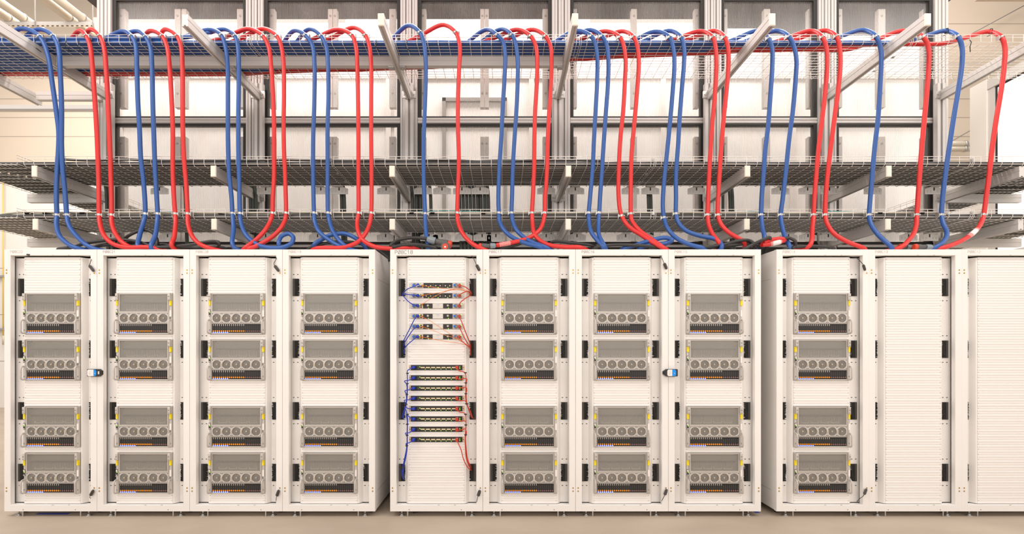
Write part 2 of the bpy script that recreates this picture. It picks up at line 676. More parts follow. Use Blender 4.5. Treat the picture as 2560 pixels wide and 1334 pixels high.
# ------------------------------------------------------------------ wire mesh trays
def mesh_tray(name, label, x0, x1, zb, rim=.083, group=None, plates=(), caps=(True, True)):
    b = MB()
    r = .0026
    ys = [TY0 + .05 * k for k in range(int(round((TY1 - TY0) / .05)) + 1)]
    m = 'wire_white'

    def lw(y, z):
        b.tube([(x0, y, z), (x1, y, z)], r, m, 4)
    for y in ys[1:-1]:
        lw(y, zb + r)
    for y in (TY0, TY1):
        for z in (.012, rim * .70, rim):
            lw(y, zb + z)
    k0 = math.ceil((x0 + .012) / .1)
    k1 = math.floor((x1 - .012) / .1)
    xs = [x0 + .006] + [k * .1 for k in range(k0, k1 + 1)] + [x1 - .006]
    for x in xs:
        b.tube([(x, TY0 - r * 1.5, zb + rim), (x, TY0 - r * 1.5, zb + .016), (x, TY0 + .012, zb - r), (x, TY1 - .012, zb - r),
                (x, TY1 + r * 1.5, zb + .016), (x, TY1 + r * 1.5, zb + rim)], r, m, 4)
    t = b.obj(name)
    tag(t, label, 'cable tray', group)
    if caps[1]:
        c = MB()
        for y in (TY0 - .006, TY0 + .2, TY0 + .45):
            if y < TY0:
                c.box(x1 - .03, x1 - .004, y - .006, y, zb + .03, zb + .06, 'zinc')
                c.cyl((x1 - .017, y - .006, zb + .045), (x1 - .017, y - .012, zb + .045), .008, 'zinc', 8)
            else:
                c.box(x1 - .03, x1 - .004, y, y + .03, zb - .010, zb - .005, 'zinc')
        c.obj('coupler', t)
    for px in plates:
        xc = (px - VX) * 5.50 / F
        if x0 < xc < x1:
            p = MB()
            z1, z0 = zb - .012, zb - .085
            yb = TY1 - .02
            p.prism([(xc - .095, z0), (xc + .095, z0), (xc + .095, z1 - .015), (xc + .055, z1), (xc - .055, z1), (xc - .095, z1 - .015)], 'y', yb - .002, yb + .002, 'galvanised')
            p.box(xc - .045, xc + .045, yb - .06, yb + .002, z1 - .002, z1 + .004, 'galvanised')
            p.box(xc - .006, xc + .006, yb - .004, yb - .002, z1 - .034, z1 - .002, 'gasket')
            for dx in (-.07, -.036, .036, .07):
                p.box(xc + dx - .003, xc + dx + .003, yb - .004, yb - .002, z0 + .018, z0 + .042, 'server_pale')
            p.obj('drop_plate', t)
    return t


PL2 = [410, 672, 808, 853, 969, 1060, 1107, 1156, 1201, 1364, 1436, 1572, 1621, 1735, 1942, 2009, 2063, 2170, 2321]
PL3 = [290, 430, 672, 800, 968, 1010, 1075, 1107, 1160, 1206, 1240, 1364, 1440, 1560, 1607, 1735, 1962, 2010, 2060, 2109, 2258, 2310]
JX1 = [-5.75, -2.36, .74, 3.86, 6.3]
JX2 = [-4.50, -1.59, 1.44, 4.43, 6.1]
for i in range(4):
    mesh_tray('wire_tray', 'white wire mesh tray at the top level, %s section from the P08C22 end' % ORD[i], JX1[i], JX1[i + 1] - .004, L1 + .003,
              group='wire trays at the top level', caps=(True, i < 3))
    mesh_tray('wire_tray', 'white wire mesh tray full of dark cables, middle level, %s section from P08C22 end' % ORD[i], JX2[i], JX2[i + 1] - .004,
              L2 + .003, .083, 'wire trays at the middle level', PL2, (True, i < 3))
    mesh_tray('wire_tray', 'white wire mesh tray just above the racks, lowest level, %s section from P08C22 end' % ORD[i], JX2[i], JX2[i + 1] - .004,
              L3 + .003, .083, 'wire trays at the lowest level', PL3, (True, i < 3))


def branch_tray(label, x0, x1, y0, y1, zb, rim_sides=True):
    b = MB()
    r = .0026
    m = 'wire_white'
    n = int(round((x1 - x0) / .05))
    for k in range(n + 1):
        x = x0 + (x1 - x0) * k / n
        b.tube([(x, y0, zb + r), (x, y1, zb + r)], r, m, 4)
    for x in (x0, x1):
        for z in (.058, .083):
            b.tube([(x, y0, zb + z), (x, y1, zb + z)], r, m, 4)
    y = y0 + .01
    while y < y1:
        b.tube([(x0, y, zb + .083), (x0, y, zb - r), (x1, y, zb - r), (x1, y, zb + .083)], r, m, 4)
        y += .1
    return tag(b.obj('wire_tray'), label, 'cable tray', 'wire trays running towards the far wall')


BL0, BL1 = -5.24, -4.53
BR0, BR1 = 5.02, 5.74
for (zz, nm) in ((L2, 'middle'), (L3, 'lowest')):
    branch_tray('wire tray turning towards the far wall at the P08C22 end, %s level' % nm, BL0, BL1, .36, 2.80, zz + .003)
    branch_tray('wire tray turning towards the far wall at the P08C12 end, %s level' % nm, BR0, BR1, 1.12, 2.80, zz + .003)

# dark cables filling the two lower trays, turning into the branch trays at both ends
LN = 14


def dark_cable(k, z, lvl):
    y = TY0 + .037 + .0445 * k
    xl = BL0 + .045 + .0445 * k
    xr = BR1 - .05 - .0445 * k
    P = [Vector((xl, 2.79, z)), Vector((xl, 2.2, z)), Vector((xl, y + .5, z)), Vector((xl, y + .2, z)), Vector((xl + .06, y + .06, z)), Vector((xl + .2, y, z)), Vector((xl + .5, y, z))]
    x = xl + .9
    while x < xr - .6:
        P.append(Vector((x, y + random.uniform(-.003, .003), z + random.uniform(0, .006))))
        x += .45
    P += [Vector((xr - .5, y, z)), Vector((xr - .2, y, z)), Vector((xr - .06, y + .06, z)), Vector((xr, y + .2, z)), Vector((xr, y + .5, z)), Vector((xr, 2.2, z)), Vector((xr, 2.79, z))]
    o = MB().tube(spline(P, 3), .0195, 'grey_cable', 8).obj('grey_cable')
    tag(o, 'dark grey cable lying in the %s tray, %s from its front rim' % (lvl, ORD[k]), 'cable', 'dark cables in the %s tray' % lvl)


for k in range(LN):
    dark_cable(k, L2 + .003 + .0052 + .0200, 'middle')
    dark_cable(k, L3 + .003 + .0052 + .0200, 'lowest')

# loose cables on top of the middle tray
for k, (x0, x1, nm) in enumerate(((-4.2, .95, 'long'), (-1.5, .3, 'short'), (-.9, 1.5, 'middling'))):
    P = []
    n = int((x1 - x0) / .3)
    for j in range(n + 1):
        P.append((x0 + (x1 - x0) * j / n, TY0 + .06 + .05 * k + random.uniform(-.02, .02), L2 + .066 + .017 * (j % 2) * (k > 0) + random.uniform(0, .012)))
    o = MB().tube(spline(P, 4), .012, 'grey_cable', 6).obj('grey_cable')
    tag(o, '%s loose grey cable wavering on top of the middle tray' % nm, 'cable', 'loose cables on the middle tray')

# pale and teal thin cables along the front of the lowest tray
for k in range(7):
    teal = k in (3, 4, 6)
    P = []
    x = BL0 + .05 + .01 * k
    P += [(x, 2.75, L3 + .06), (x, 1.3, L3 + .062), (x + .08, .7, L3 + .062)]
    x = -4.6
    while x < 4.3:
        P.append((x, TY0 + .035 + .028 * k + random.uniform(-.012, .012), L3 + .060 + random.uniform(0, .010) + (random.uniform(.012, .035) if teal and random.random() < .4 else 0)))
        x += .35
    o = MB().tube(spline(P, 4), .0065 if not teal else .004, 'teal_cable' if teal else 'cream_cable', 6).obj('data_cable')
    tag(o, 'thin %s cable along the lowest tray, %s of the thin ones from the rim' % ('teal' if teal else 'cream', ORD[k]), 'cable', 'thin cables on the lowest tray')
for k, px in enumerate((68, 113, 205, 551, 1029, 1081, 1208, 1905, 2200, 2305)):
    xc = (px - VX) * 4.83 / F
    P = [(xc, TY0 + .022 + .075 * (1 - math.cos(2 * PI * j / 16)), L3 + .058 + .016 * math.sin(2 * PI * j / 16)) for j in range(17)]
    b = MB()
    for dx in (-.016, -.008, 0, .008, .016):
        b.tube([(p[0] + dx, p[1], p[2]) for p in P], .0045, 'plastic_black', 5, False)
    tag(b.obj('cable_wrap'), 'black hook and loop wrap around thin cables on lowest tray, %s from the P08C22 end' % ORD[k], 'cable tie', 'black wraps on the lowest tray')

# dark cables dropping behind the lower trays
drops = []
for grp, xs in (('first', (268, 277)), ('second', (465,)), ('third', (627, 634, 641)), ('fourth', (855, 862)),
                ('fifth', (1032, 1042, 1052, 1062, 1078)), ('sixth', (1150, 1159, 1168, 1177, 1186)), ('seventh', (1195, 1203)),
                ('eighth', (1213, 1222)), ('ninth', (1622, 1628)), ('tenth', (1826, 1832))):
    for j, px in enumerate(xs):
        a, c, e, g = W(px - 6, 452, 5.50), W(px - 2, 480, 5.53), W(px, 540, 5.55), W(px + 3, 612, 5.56)
        g2 = Vector((g.x + .01, g.y, 2.33))
        o = MB().tube(spline([a, c, e, g, g2], 5), .0185, 'dark_cable', 7).obj('drop_cable')
        tag(o, 'dark cable dropping behind the trays, %s in the %s bunch from the P08C22 end' % (ORD[j], grp), 'cable', 'dark cables dropping behind the trays')

# ------------------------------------------------------------------ blue and red cables over the top tray
HOSE = [
 ('b', [(50, 72), (100, 92), (119, 135), (131, 210), (141, 280), (147, 330), (146, 380), (142, 440), (141, 495), (142, 537), (141, 559), (148, 588), (168, 608), (190, 619)]),
 ('b', [(94, 74), (133, 91), (146, 119), (151, 188), (154, 267), (154, 366), (157, 425), (163, 485), (167, 537), (171, 559), (190, 588), (232, 620)]),
 ('r', [(198, 77), (216, 91), (225, 114), (231, 168), (237, 247), (242, 326), (245, 396), (247, 465), (248, 537), (250, 559), (260, 588), (282, 609), (316, 618), (376, 618)]),
 ('r', [(225, 74), (250, 91), (260, 119), (266, 183), (271, 277), (274, 346), (277, 430), (279, 500), (279, 537), (279, 554), (289, 584), (317, 613)]),
 ('b', [(304, 79), (329, 91), (339, 112), (342, 168), (345, 257), (349, 326), (352, 396), (359, 455), (363, 534), (359, 554), (349, 589), (347, 620)]),
 ('b', [(339, 78), (364, 93), (376, 119), (380, 168), (382, 257), (385, 346), (388, 425), (392, 495), (394, 534), (393, 554), (388, 589), (378, 620)]),
 ('r', [(373, 78), (406, 91), (418, 119), (424, 168), (429, 247), (432, 326), (432, 425), (435, 495), (438, 534), (439, 554), (435, 594), (429, 614)]),
 ('r', [(411, 74), (443, 91), (453, 119), (456, 168), (457, 247), (457, 317), (460, 396), (465, 455), (469, 534), (470, 559), (480, 589), (497, 608), (524, 620)]),
 ('b', [(522, 74), (554, 89), (564, 119), (569, 168), (570, 247), (570, 346), (573, 435), (579, 495), (581, 533), (584, 569), (585, 618)]),
 ('b', [(559, 73), (588, 91), (595, 119), (597, 198), (596, 277), (596, 366), (598, 445), (600, 533), (601, 549), (613, 584), (638, 608), (662, 617), (700, 619), (727, 609), (733, 593), (721, 584), (704, 590), (697, 612)]),
 ('r', [(618, 72), (658, 91), (672, 119), (677, 158), (682, 228), (685, 307), (685, 376), (685, 445), (682, 495), (681, 532), (677, 549), (662, 576), (640, 599), (612, 620)]),
 ('r', [(655, 72), (693, 91), (702, 112), (708, 148), (710, 228), (709, 307), (710, 376), (713, 445), (715, 532), (714, 544), (704, 567), (680, 592), (640, 615), (622, 621)]),
 ('b', [(734, 77), (764, 89), (781, 114), (786, 158), (786, 247), (783, 346), (783, 445), (785, 532), (787, 554), (798, 579), (828, 603), (853, 617)]),
 ('b', [(771, 73), (803, 91), (816, 119), (820, 168), (821, 247), (819, 317), (819, 396), (819, 495), (820, 532), (823, 549), (833, 579), (865, 616)]),
 ('r', [(840, 74), (880, 89), (890, 119), (893, 158), (895, 247), (896, 346), (896, 445), (896, 532), (893, 554), (895, 577), (907, 600), (937, 616), (976, 621), (1026, 619)]),
 ('r', [(882, 69), (914, 89), (924, 119), (928, 168), (928, 247), (928, 346), (929, 445), (928, 532), (924, 559), (912, 586), (892, 606), (858, 618), (793, 620)]),
 ('b', [(1018, 64), (1050, 82), (1059, 104), (1064, 148), (1064, 218), (1061, 297), (1059, 366), (1059, 435), (1061, 495), (1063, 534), (1064, 569), (1068, 600), (1072, 622)]),
 ('r', [(1105, 62), (1140, 82), (1148, 106), (1150, 125), (1148, 168), (1145, 247), (1145, 317), (1147, 396), (1145, 465), (1143, 532), (1144, 549), (1154, 579), (1177, 606), (1204, 621)]),
 ('b', [(1214, 74), (1243, 88), (1258, 106), (1263, 138), (1261, 198), (1257, 267), (1253, 346), (1248, 425), (1246, 495), (1247, 532), (1248, 549), (1258, 572), (1278, 591), (1310, 606), (1354, 618)]),
 ('b', [(1251, 73), (1280, 88), (1288, 106), (1294, 148), (1294, 208), (1291, 277), (1285, 366), (1282, 425), (1280, 495), (1279, 532), (1281, 549), (1292, 576), (1322, 601), (1364, 618)]),
 ('r', [(1290, 74), (1327, 91), (1339, 114), (1343, 148), (1342, 208), (1338, 277), (1336, 346), (1335, 425), (1332, 495), (1330, 532), (1331, 554), (1334, 579), (1344, 596), (1369, 611), (1414, 617), (1451, 618)]),
 ('r', [(1329, 74), (1364, 91), (1376, 114), (1379, 148), (1377, 218), (1372, 297), (1369, 366), (1367, 435), (1363, 495), (1362, 532), (1358, 554), (1349, 574), (1325, 593), (1280, 606), (1240, 613)]),
 ('b', [(1438, 77), (1478, 91), (1488, 109), (1493, 138), (1493, 198), (1489, 277), (1485, 346), (1482, 415), (1475, 495), (1472, 532), (1472, 549), (1478, 579), (1498, 606), (1508, 618)]),
 ('b', [(1470, 75), (1505, 91), (1517, 114), (1521, 148), (1520, 208), (1515, 277), (1510, 346), (1505, 425), (1500, 495), (1498, 532), (1496, 559), (1498, 589), (1512, 616)]),
 ('r', [(1512, 78), (1550, 94), (1559, 114), (1564, 148), (1562, 208), (1558, 277), (1551, 346), (1547, 425), (1546, 475), (1549, 519), (1554, 539), (1572, 566), (1606, 589), (1636, 609), (1660, 620)]),
 ('r', [(1554, 78), (1584, 93), (1594, 119), (1597, 158), (1592, 237), (1585, 317), (1579, 386), (1577, 455), (1577, 534), (1579, 549), (1597, 574), (1626, 596), (1658, 618)]),
 ('b', [(1636, 79), (1674, 94), (1683, 119), (1686, 158), (1681, 237), (1673, 326), (1666, 396), (1660, 455), (1657, 514), (1660, 544), (1668, 569), (1690, 594), (1725, 611), (1755, 619)]),
 ('b', [(1671, 77), (1703, 94), (1710, 119), (1710, 158), (1705, 218), (1699, 297), (1695, 366), (1690, 435), (1690, 495), (1690, 534), (1695, 554), (1715, 576), (1750, 589), (1787, 597), (1802, 608), (1804, 619)]),
 ('r', [(1750, 78), (1782, 94), (1789, 119), (1791, 158), (1787, 237), (1780, 317), (1775, 396), (1771, 475), (1769, 537), (1771, 559), (1782, 586), (1798, 608)]),
 ('r', [(1784, 77), (1812, 94), (1820, 119), (1821, 158), (1817, 218), (1809, 297), (1802, 386), (1797, 465), (1795, 537), (1802, 559), (1822, 581), (1860, 605)]),
 ('b', [(1893, 77), (1921, 97), (1930, 119), (1931, 158), (1926, 237), (1920, 317), (1913, 376), (1908, 445), (1904, 495), (1903, 537), (1906, 569), (1911, 600)]),
 ('b', [(1940, 77), (1972, 92), (1984, 114), (1991, 148), (1989, 198), (1982, 277), (1973, 346), (1965, 425), (1957, 495), (1952, 537), (1956, 569), (1965, 598), (1974, 618)]),
 ('r', [(2026, 77), (2056, 94), (2066, 119), (2068, 158), (2063, 228), (2054, 307), (2046, 376), (2040, 445), (2036, 495), (2034, 537), (2031, 569), (2023, 615)]),
 ('r', [(2061, 76), (2091, 92), (2099, 119), (2101, 158), (2096, 218), (2086, 297), (2076, 376), (2068, 445), (2064, 495), (2063, 537), (2068, 559), (2088, 586), (2123, 606), (2157, 619)]),
 ('b', [(2155, 75), (2190, 92), (2202, 124), (2203, 158), (2200, 218), (2195, 297), (2187, 366), (2180, 445), (2175, 504), (2173, 537), (2177, 559), (2195, 586), (2229, 619)]),
 ('r', [(2256, 77), (2308, 93), (2321, 119), (2322, 158), (2318, 218), (2311, 297), (2303, 386), (2297, 465), (2292, 537), (2291, 559), (2284, 584), (2266, 606), (2249, 619)]),
 ('b', [(2363, 77), (2395, 92), (2405, 119), (2405, 158), (2397, 218), (2387, 277), (2375, 356), (2365, 425), (2356, 500), (2354, 537), (2358, 559), (2367, 579), (2363, 598), (2335, 619)]),
 ('r', [(2471, 79), (2504, 94), (2512, 119), (2511, 158), (2504, 218), (2491, 297), (2481, 366), (2473, 435), (2465, 495), (2459, 537), (2449, 564), (2420, 592), (2385, 610), (2352, 620)]),
]
HR = .0195


def hose_d(y, i):
    if i == 0:
        return 4.885
    if y <= 100 and i == 1:
        return 4.772
    if y < 545:
        return 4.766 - .02 * math.sin(PI * (y - 90) / 455.0)
    return 4.766 - (y - 545) / 75.0 * .20


LB = [W(h[1][0][0], h[1][0][1], 4.885) for h in HOSE]
blue_ids = [i for i, h in enumerate(HOSE) if h[0] == 'b'][::-1]     # from the P08C12 end
red_ids = [i for i, h in enumerate(HOSE) if h[0] == 'r'][::-1]
blue_x = [LB[i].x - .45 for i in blue_ids]
PITCH = .0400


def lane_pos(l, lay):
    return TY0 + .032 + PITCH * l, L1 + .003 + .0052 + .0200 + .036 * lay


def red_pos(r, x):
    acc = Vector((0, 0))
    for s in range(-3, 4):
        nb_all = sum(1 for bx in blue_x if bx > x + s * .12)
        nb, m = min(13, nb_all), max(0, nb_all - 13)
        if r < 2:
            l, lay = nb + r, 0
        elif r - 2 < nb + 2 - m:
            l, lay = nb + 1 - (r - 2), 1
        else:
            q = r - 2 - (nb + 2 - m)
            l, lay = nb + 1 - q, 2
            if l < 0:
                l, lay = l + 6, 3
        acc += Vector(lane_pos(l, lay))
    return acc / 7


hose_label = {}
XEND = -5.72
for ci, (col, ids) in enumerate((('b', blue_ids), ('r', red_ids))):
    nm = 'blue' if col == 'b' else 'red'
    for k, i in enumerate(ids):
        pts = HOSE[i][1]
        pk = W(pts[0][0], pts[0][1], 4.885)
        P = []
        xl = pk.x - .46
        x = XEND
        while x < xl - .12:
            if col == 'b':
                l, lay = (k, 0) if k < 13 else (k - 13, 1)
                y, z = lane_pos(l, lay)
            else:
                y, z = red_pos(k, x)
            P.append(Vector((x, y + random.uniform(-.002, .002), z + random.uniform(0, .003))))
            x += .30
        if not P:
            y, z = lane_pos(k - 13, 1)
            P.append(Vector((xl - .25, y, z)))
        yl, zl = P[-1].y, P[-1].z
        P.append(Vector((xl, yl, zl + .004)))
        P.append(Vector((pk.x - .22, .6 * (CY + 4.93) + .4 * yl, zl + .6 * (pk.z - zl))))
        for j, (px, py) in enumerate(pts):
            P.append(W(px, py, hose_d(py, j)))
        # last stretch comes to rest on the rack tops
        e = P[-1]
        q = P[-2]
        dx = max(-.12, min(.12, (e.x - q.x) * 1.2))
        if i not in (16, 21, 28, 29, 30, 9, 32):
            P.append(Vector((e.x + dx, e.y + .12, RT + .022)))
        elif i == 9:
            P.append(Vector((e.x + .01, e.y + .04, RT + .03)))
        elif i in (28, 29, 30, 32):
            P.append(Vector((e.x + dx * .4, e.y + .10, RT + .05)))
            P.append(Vector((e.x + dx, e.y + .22, RT + .022)))
        n_from_left = len(ids) - 1 - k
        lab = ORD[n_from_left]
        o = MB().tube(spline(P, 6), HR, nm + '_hose', 10).obj('power_cable')
        tag(o, 'thick %s cable arching over the top tray, %s %s one from the P08C22 end' % (nm, lab, nm), 'cable', 'thick %s cables over the trays' % nm)
        hose_label[i] = (nm, lab, o)
        # pipe clamps at the top and the lowest tray rims
        for ctr, which in ((1, 'top'), (None, 'lowest')):
            if ctr is None:
                ctr = min(range(len(pts)), key=lambda j: abs(pts[j][1] - 534))
            c = W(pts[ctr][0], pts[ctr][1], hose_d(pts[ctr][1], ctr))
            a0 = W(pts[ctr - 1][0], pts[ctr - 1][1], hose_d(pts[ctr - 1][1], ctr - 1))
            a1 = W(pts[ctr + 1][0], pts[ctr + 1][1], hose_d(pts[ctr + 1][1], ctr + 1))
            tv = ((a1 - c).normalized() + (c - a0).normalized()).normalized()
            if which == 'lowest':
                tv = Vector((-tv.x * 1.0 + .12, 0, 1)).normalized() if abs(tv.x) < .5 else tv
            b = MB()
            b.tube([c - tv * .0095, c + tv * .0095], HR + .0022, 'zinc', 14, False)
            s = 1 if c.x < 0.05 else -1
            b.box(min(c.x + s * .017, c.x + s * .0295), max(c.x + s * .017, c.x + s * .0295), c.y - .008, TY0 - .008, c.z - .010, c.z + .008, 'zinc')
            b.box(min(c.x + s * .030, c.x + s * .0345), max(c.x + s * .030, c.x + s * .0345), c.y - .012, TY0 - .005, c.z - .022, c.z + .016, 'zinc')
            b.cyl((c.x - s * .020, c.y - .004, c.z), (c.x - s * .031, c.y - .004, c.z), .008, 'zinc', 8)
            tag(b.obj('pipe_clamp'), 'steel clamp on the %s tray rim gripping the %s %s cable from the P08C22 end' % (which, lab, nm), 'clamp', 'steel clamps on the tray rims')


def sleeve(parent, pts, d, r, m):
    P = [W(px, py, d) for (px, py) in pts]
    o = MB().tube(spline(P, 4), r, m, 12).obj('label_sleeve', parent)
    o['label'] = 'pale printed label wrapped round the cable'


def near_d(i, py):
    return 4.766 - (py - 545) / 75.0 * .20


def sleeve_on(i, a, bb, m='label_white', r=None):
    """A label wrapped round cable i between two of its traced points."""
    pts = HOSE[i][1]
    P = [W(px, py, hose_d(py, j)) for j, (px, py) in enumerate(pts)]
    S = spline(P, 10)
    sub = [p for p in S if min(a[0], bb[0]) <= VX + p.x * F / (p.y - CY) <= max(a[0], bb[0]) and p.z < 2.9]
    o = MB().tube(sub, r or HR + .0012, m, 12).obj('label_sleeve', hose_label[i][2])
    o['label'] = 'pale printed label wrapped round the cable'


sleeve_on(37, (2418, 0), (2443, 0), 'label_pink')
sleeve_on(37, (2424, 0), (2441, 0), 'label_white', HR + .0022)
sleeve_on(21, (1246, 0), (1276, 0), 'label_pink')

# black ties hanging on the last two cables
for (i, px, py, nm) in ((36, 2366, 77, 'blue'), (37, 2476, 78, 'red')):
    c = W(px, py, 4.87)
    b = MB()
    b.tube([c + Vector((0, .022 * math.cos(2 * PI * j / 12), .022 * math.sin(2 * PI * j / 12))) for j in range(13)], .004, 'plastic_black', 6, False)
    b.tube([c + Vector((0, -.02, -.01)), c + Vector((-.02, -.026, -.05)), c + Vector((-.05, -.02, -.062))], .003, 'plastic_black', 5)
    tag(b.obj('cable_tie'), 'black tie round the crest of the last %s cable, nearest the P08C12 end' % nm, 'cable tie', 'black ties on the thick cables')
for k, px in enumerate((88, 165, 196, 940, 1016, 2425)):
    c = W(px, 112 if k != 2 else 114, 4.79)
    b = MB()
    b.tube([c + Vector((0, .004, .05)), c + Vector((.006, -.008, .02)), c + Vector((-.004, -.004, -.02)), c + Vector((.03, .03, -.05))], .0035, 'plastic_black', 5)
    tag(b.obj('cable_tie'), 'black tie strapping cables at the top tray rim, %s from the P08C22 end' % ORD[k], 'cable tie', 'black ties at the top tray rim')

# ------------------------------------------------------------------ black cables, blue loops and plugs on the rack tops
MESS = [
 ('black', .0145, 4.62, 'coming from the P08C22 rack top and running flat along the row', [(145, 623), (182, 618), (213, 608), (257, 601), (307, 599), (345, 604), (380, 617)]),
 ('black', .0145, 4.70, 'humped high behind two blue cables above the P08C21 rack', [(285, 618), (307, 601), (326, 586), (356, 575), (381, 581), (393, 600), (392, 619)]),
 ('black', .0145, 4.60, 'ending in a tight bend above the P08C20 rack', [(380, 620), (430, 616), (480, 611), (530, 603), (547, 606), (546, 614), (520, 620)]),
 ('black', .0145, 4.72, 'lying lowest in the tangle above the P08C20 rack', [(400, 611), (450, 618), (500, 620), (560, 620)]),
 ('black', .0145, 4.66, 'lying along the P08C22 rack top under the blue cables', [(215, 622), (240, 616), (262, 612), (290, 610), (330, 618)]),
 ('black', .0145, 4.70, 'curving under the blue cables above the P08C19 rack', [(770, 622), (800, 611), (848, 604), (892, 607), (925, 618)]),
 ('black', .0150, 4.56, 'looping round to the big grey plug above P08C18', [(1072, 597), (1040, 594), (1010, 596), (987, 604), (977, 613), (985, 618), (1000, 617)]),
 ('black', .0150, 4.53, 'bowed below the big grey plug above P08C18', [(980, 617), (1010, 612), (1045, 611), (1078, 616), (1092, 619)]),
 ('black', .0145, 4.62, 'lying between the red cables above the P08C17 rack', [(1255, 619), (1290, 612), (1325, 600), (1352, 605), (1371, 619)]),
 ('black', .0145, 4.66, 'sagging above the joint of racks P08C17 and P08C16', [(1380, 605), (1428, 607), (1478, 613), (1496, 619)]),
 ('black', .0145, 4.58, 'lying flat above the P08C16 rack', [(1488, 619), (1527, 612), (1577, 612), (1640, 619)]),
 ('black', .0145, 4.58, 'rising in a wide bend above the P08C15 rack', [(1750, 620), (1799, 613), (1850, 601), (1876, 602), (1886, 612)]),
 ('black', .0145, 4.62, 'lying along the back of the P08C15 rack top', [(1775, 620), (1830, 613), (1868, 609), (1900, 617)]),
 ('black', .0145, 4.53, 'slanting up to the gap between racks P08C15 and P08C14', [(1862, 621), (1880, 612), (1905, 600), (1925, 594)]),
 ('black', .0145, 4.56, 'hooked round at the folded red cable beside P08C14', [(1958, 597), (1975, 595), (1988, 603), (1987, 614), (1980, 621)]),
 ('black', .0145, 4.58, 'lying along the front of the P08C14 rack top', [(1960, 622), (2004, 616), (2039, 615), (2085, 621)]),
 ('black', .0145, 4.90, 'hanging into the gap between racks P08C19 and P08C18', [(936, 622), (950, 628), (965, 640), (975, 652)]),
 ('blue', .0195, 4.68, 'arching across the P08C19 rack top', [(785, 612), (803, 599), (828, 587), (862, 584), (892, 597), (915, 618)]),
 ('blue', .0195, 4.62, 'folded back in a flat loop above the P08C16 rack', [(1560, 620), (1587, 613), (1626, 601), (1665, 594), (1680, 600), (1668, 607), (1626, 612), (1600, 619)]),
 ('red', .0195, 4.56, 'folded with a white label above the P08C15 rack', [(1904, 612), (1925, 610), (1950, 604), (1961, 600), (1955, 597), (1930, 599), (1908, 605)]),
]
for ci, (nm, r, d, where, pts) in enumerate(MESS):
    P = [W(px, py, d + .02 * (j % 2)) for j, (px, py) in enumerate(pts)]
    for p in P:
        if p.z < RT + r + .003 and ci != 16:
            p.z = RT + r + .003
    if ci not in (6, 7, 14, 16, 19):
        P.insert(0, Vector((P[0].x - .02, P[0].y + .14, RT + r + .003)))
        P.append(Vector((P[-1].x + .02, P[-1].y + .14, RT + r + .003)))
    o = MB().tube(spline(P, 8), r, nm + ('_cable' if nm == 'black' else '_hose'), 10).obj('power_cable')
    tag(o, 'thick %s cable %s' % (nm, where), 'cable', 'cables lying on the rack tops')
    if ci == 19:
        S = spline(P, 8)
        q = MB().tube(S[8:18], r + .0015, 'label_pink', 12).obj('label_sleeve', o)
        q['label'] = 'translucent pink end of the printed label'
        q = MB().tube(S[10:17], r + .0022, 'label_white', 12).obj('label_sleeve', o)
        q['label'] = 'white printed label wrapped round the cable'


def plug(label, pa, pb, d, r, ringed=True, d2=None):
    A, B = W(*pa, d), W(*pb, d2 or d)
    ax = (B - A)
    ln = ax.length
    ax.normalize()
    t = thing('power_plug', label, 'plug', A)
    Z = Vector((0, 0, 0))
    b = MB()
    b.tube([Z, ax * ln * .1, ax * ln * .32, ax * ln * .34], r, 'plug_grey', 16, True, [r * .72, r * .95, r, r * .9])
    for j in range(10):
        an = 2 * PI * j / 10
        u = ax.orthogonal().normalized()
        v = ax.cross(u)
        c = (u * math.cos(an) + v * math.sin(an)) * r
        b.tube([ax * ln * .06 + c * .9, ax * ln * .30 + c], r * .10, 'plug_grey', 4)
    b.obj('collar', t)
    b = MB()
    b.tube([ax * ln * .34, ax * ln * .5, ax * ln * .70, ax * ln * .86], r, 'plug_dark', 16, True, [r * .80, r * .86, r * 1.12, r * 1.15])
    b.obj('housing', t)
    if ringed:
        b = MB()
        b.tube([ax * ln * .86, ax * ln * .90, ax * ln, ax * (ln + .004)], r, 'plug_red', 16, True, [r * 1.2, r * 1.22, r * 1.15, r * .9])
        b.obj('pin_shroud', t)
    return t, A, B, ax, ln


t, A, B, ax, ln = plug('big grey and red plug with a face disc above the P08C18 rack', (1068, 597), (1128, 612), 4.55, .030)
b = MB()
c = W(1113, 616, 4.50) - A
b.cyl(c, c + Vector((0, -.008, 0)), .026, 'plug_red', 20)
b.cyl(c + Vector((0, .03, 0)), c + Vector((0, .0, 0)), .040, 'plug_dark', 20)
b.cyl(c + Vector((.0, -.008, -.004)), c + Vector((.0, -.012, -.004)), .010, 'label_white', 4)
b.obj('socket_disc', t)
plug('small grey plug on the labelled red cable above the P08C17 rack', (1240, 613.5), (1198, 615.5), 4.585, .0235)
plug('red and grey plug lying on the P08C13 rack top', (2330, 617), (2285, 617), 4.56, .0225)
t, A, B, ax, ln = plug('grey plug with a red end disc between cables above the P08C13 rack', (2275, 618), (2248, 617), 4.64, .024)

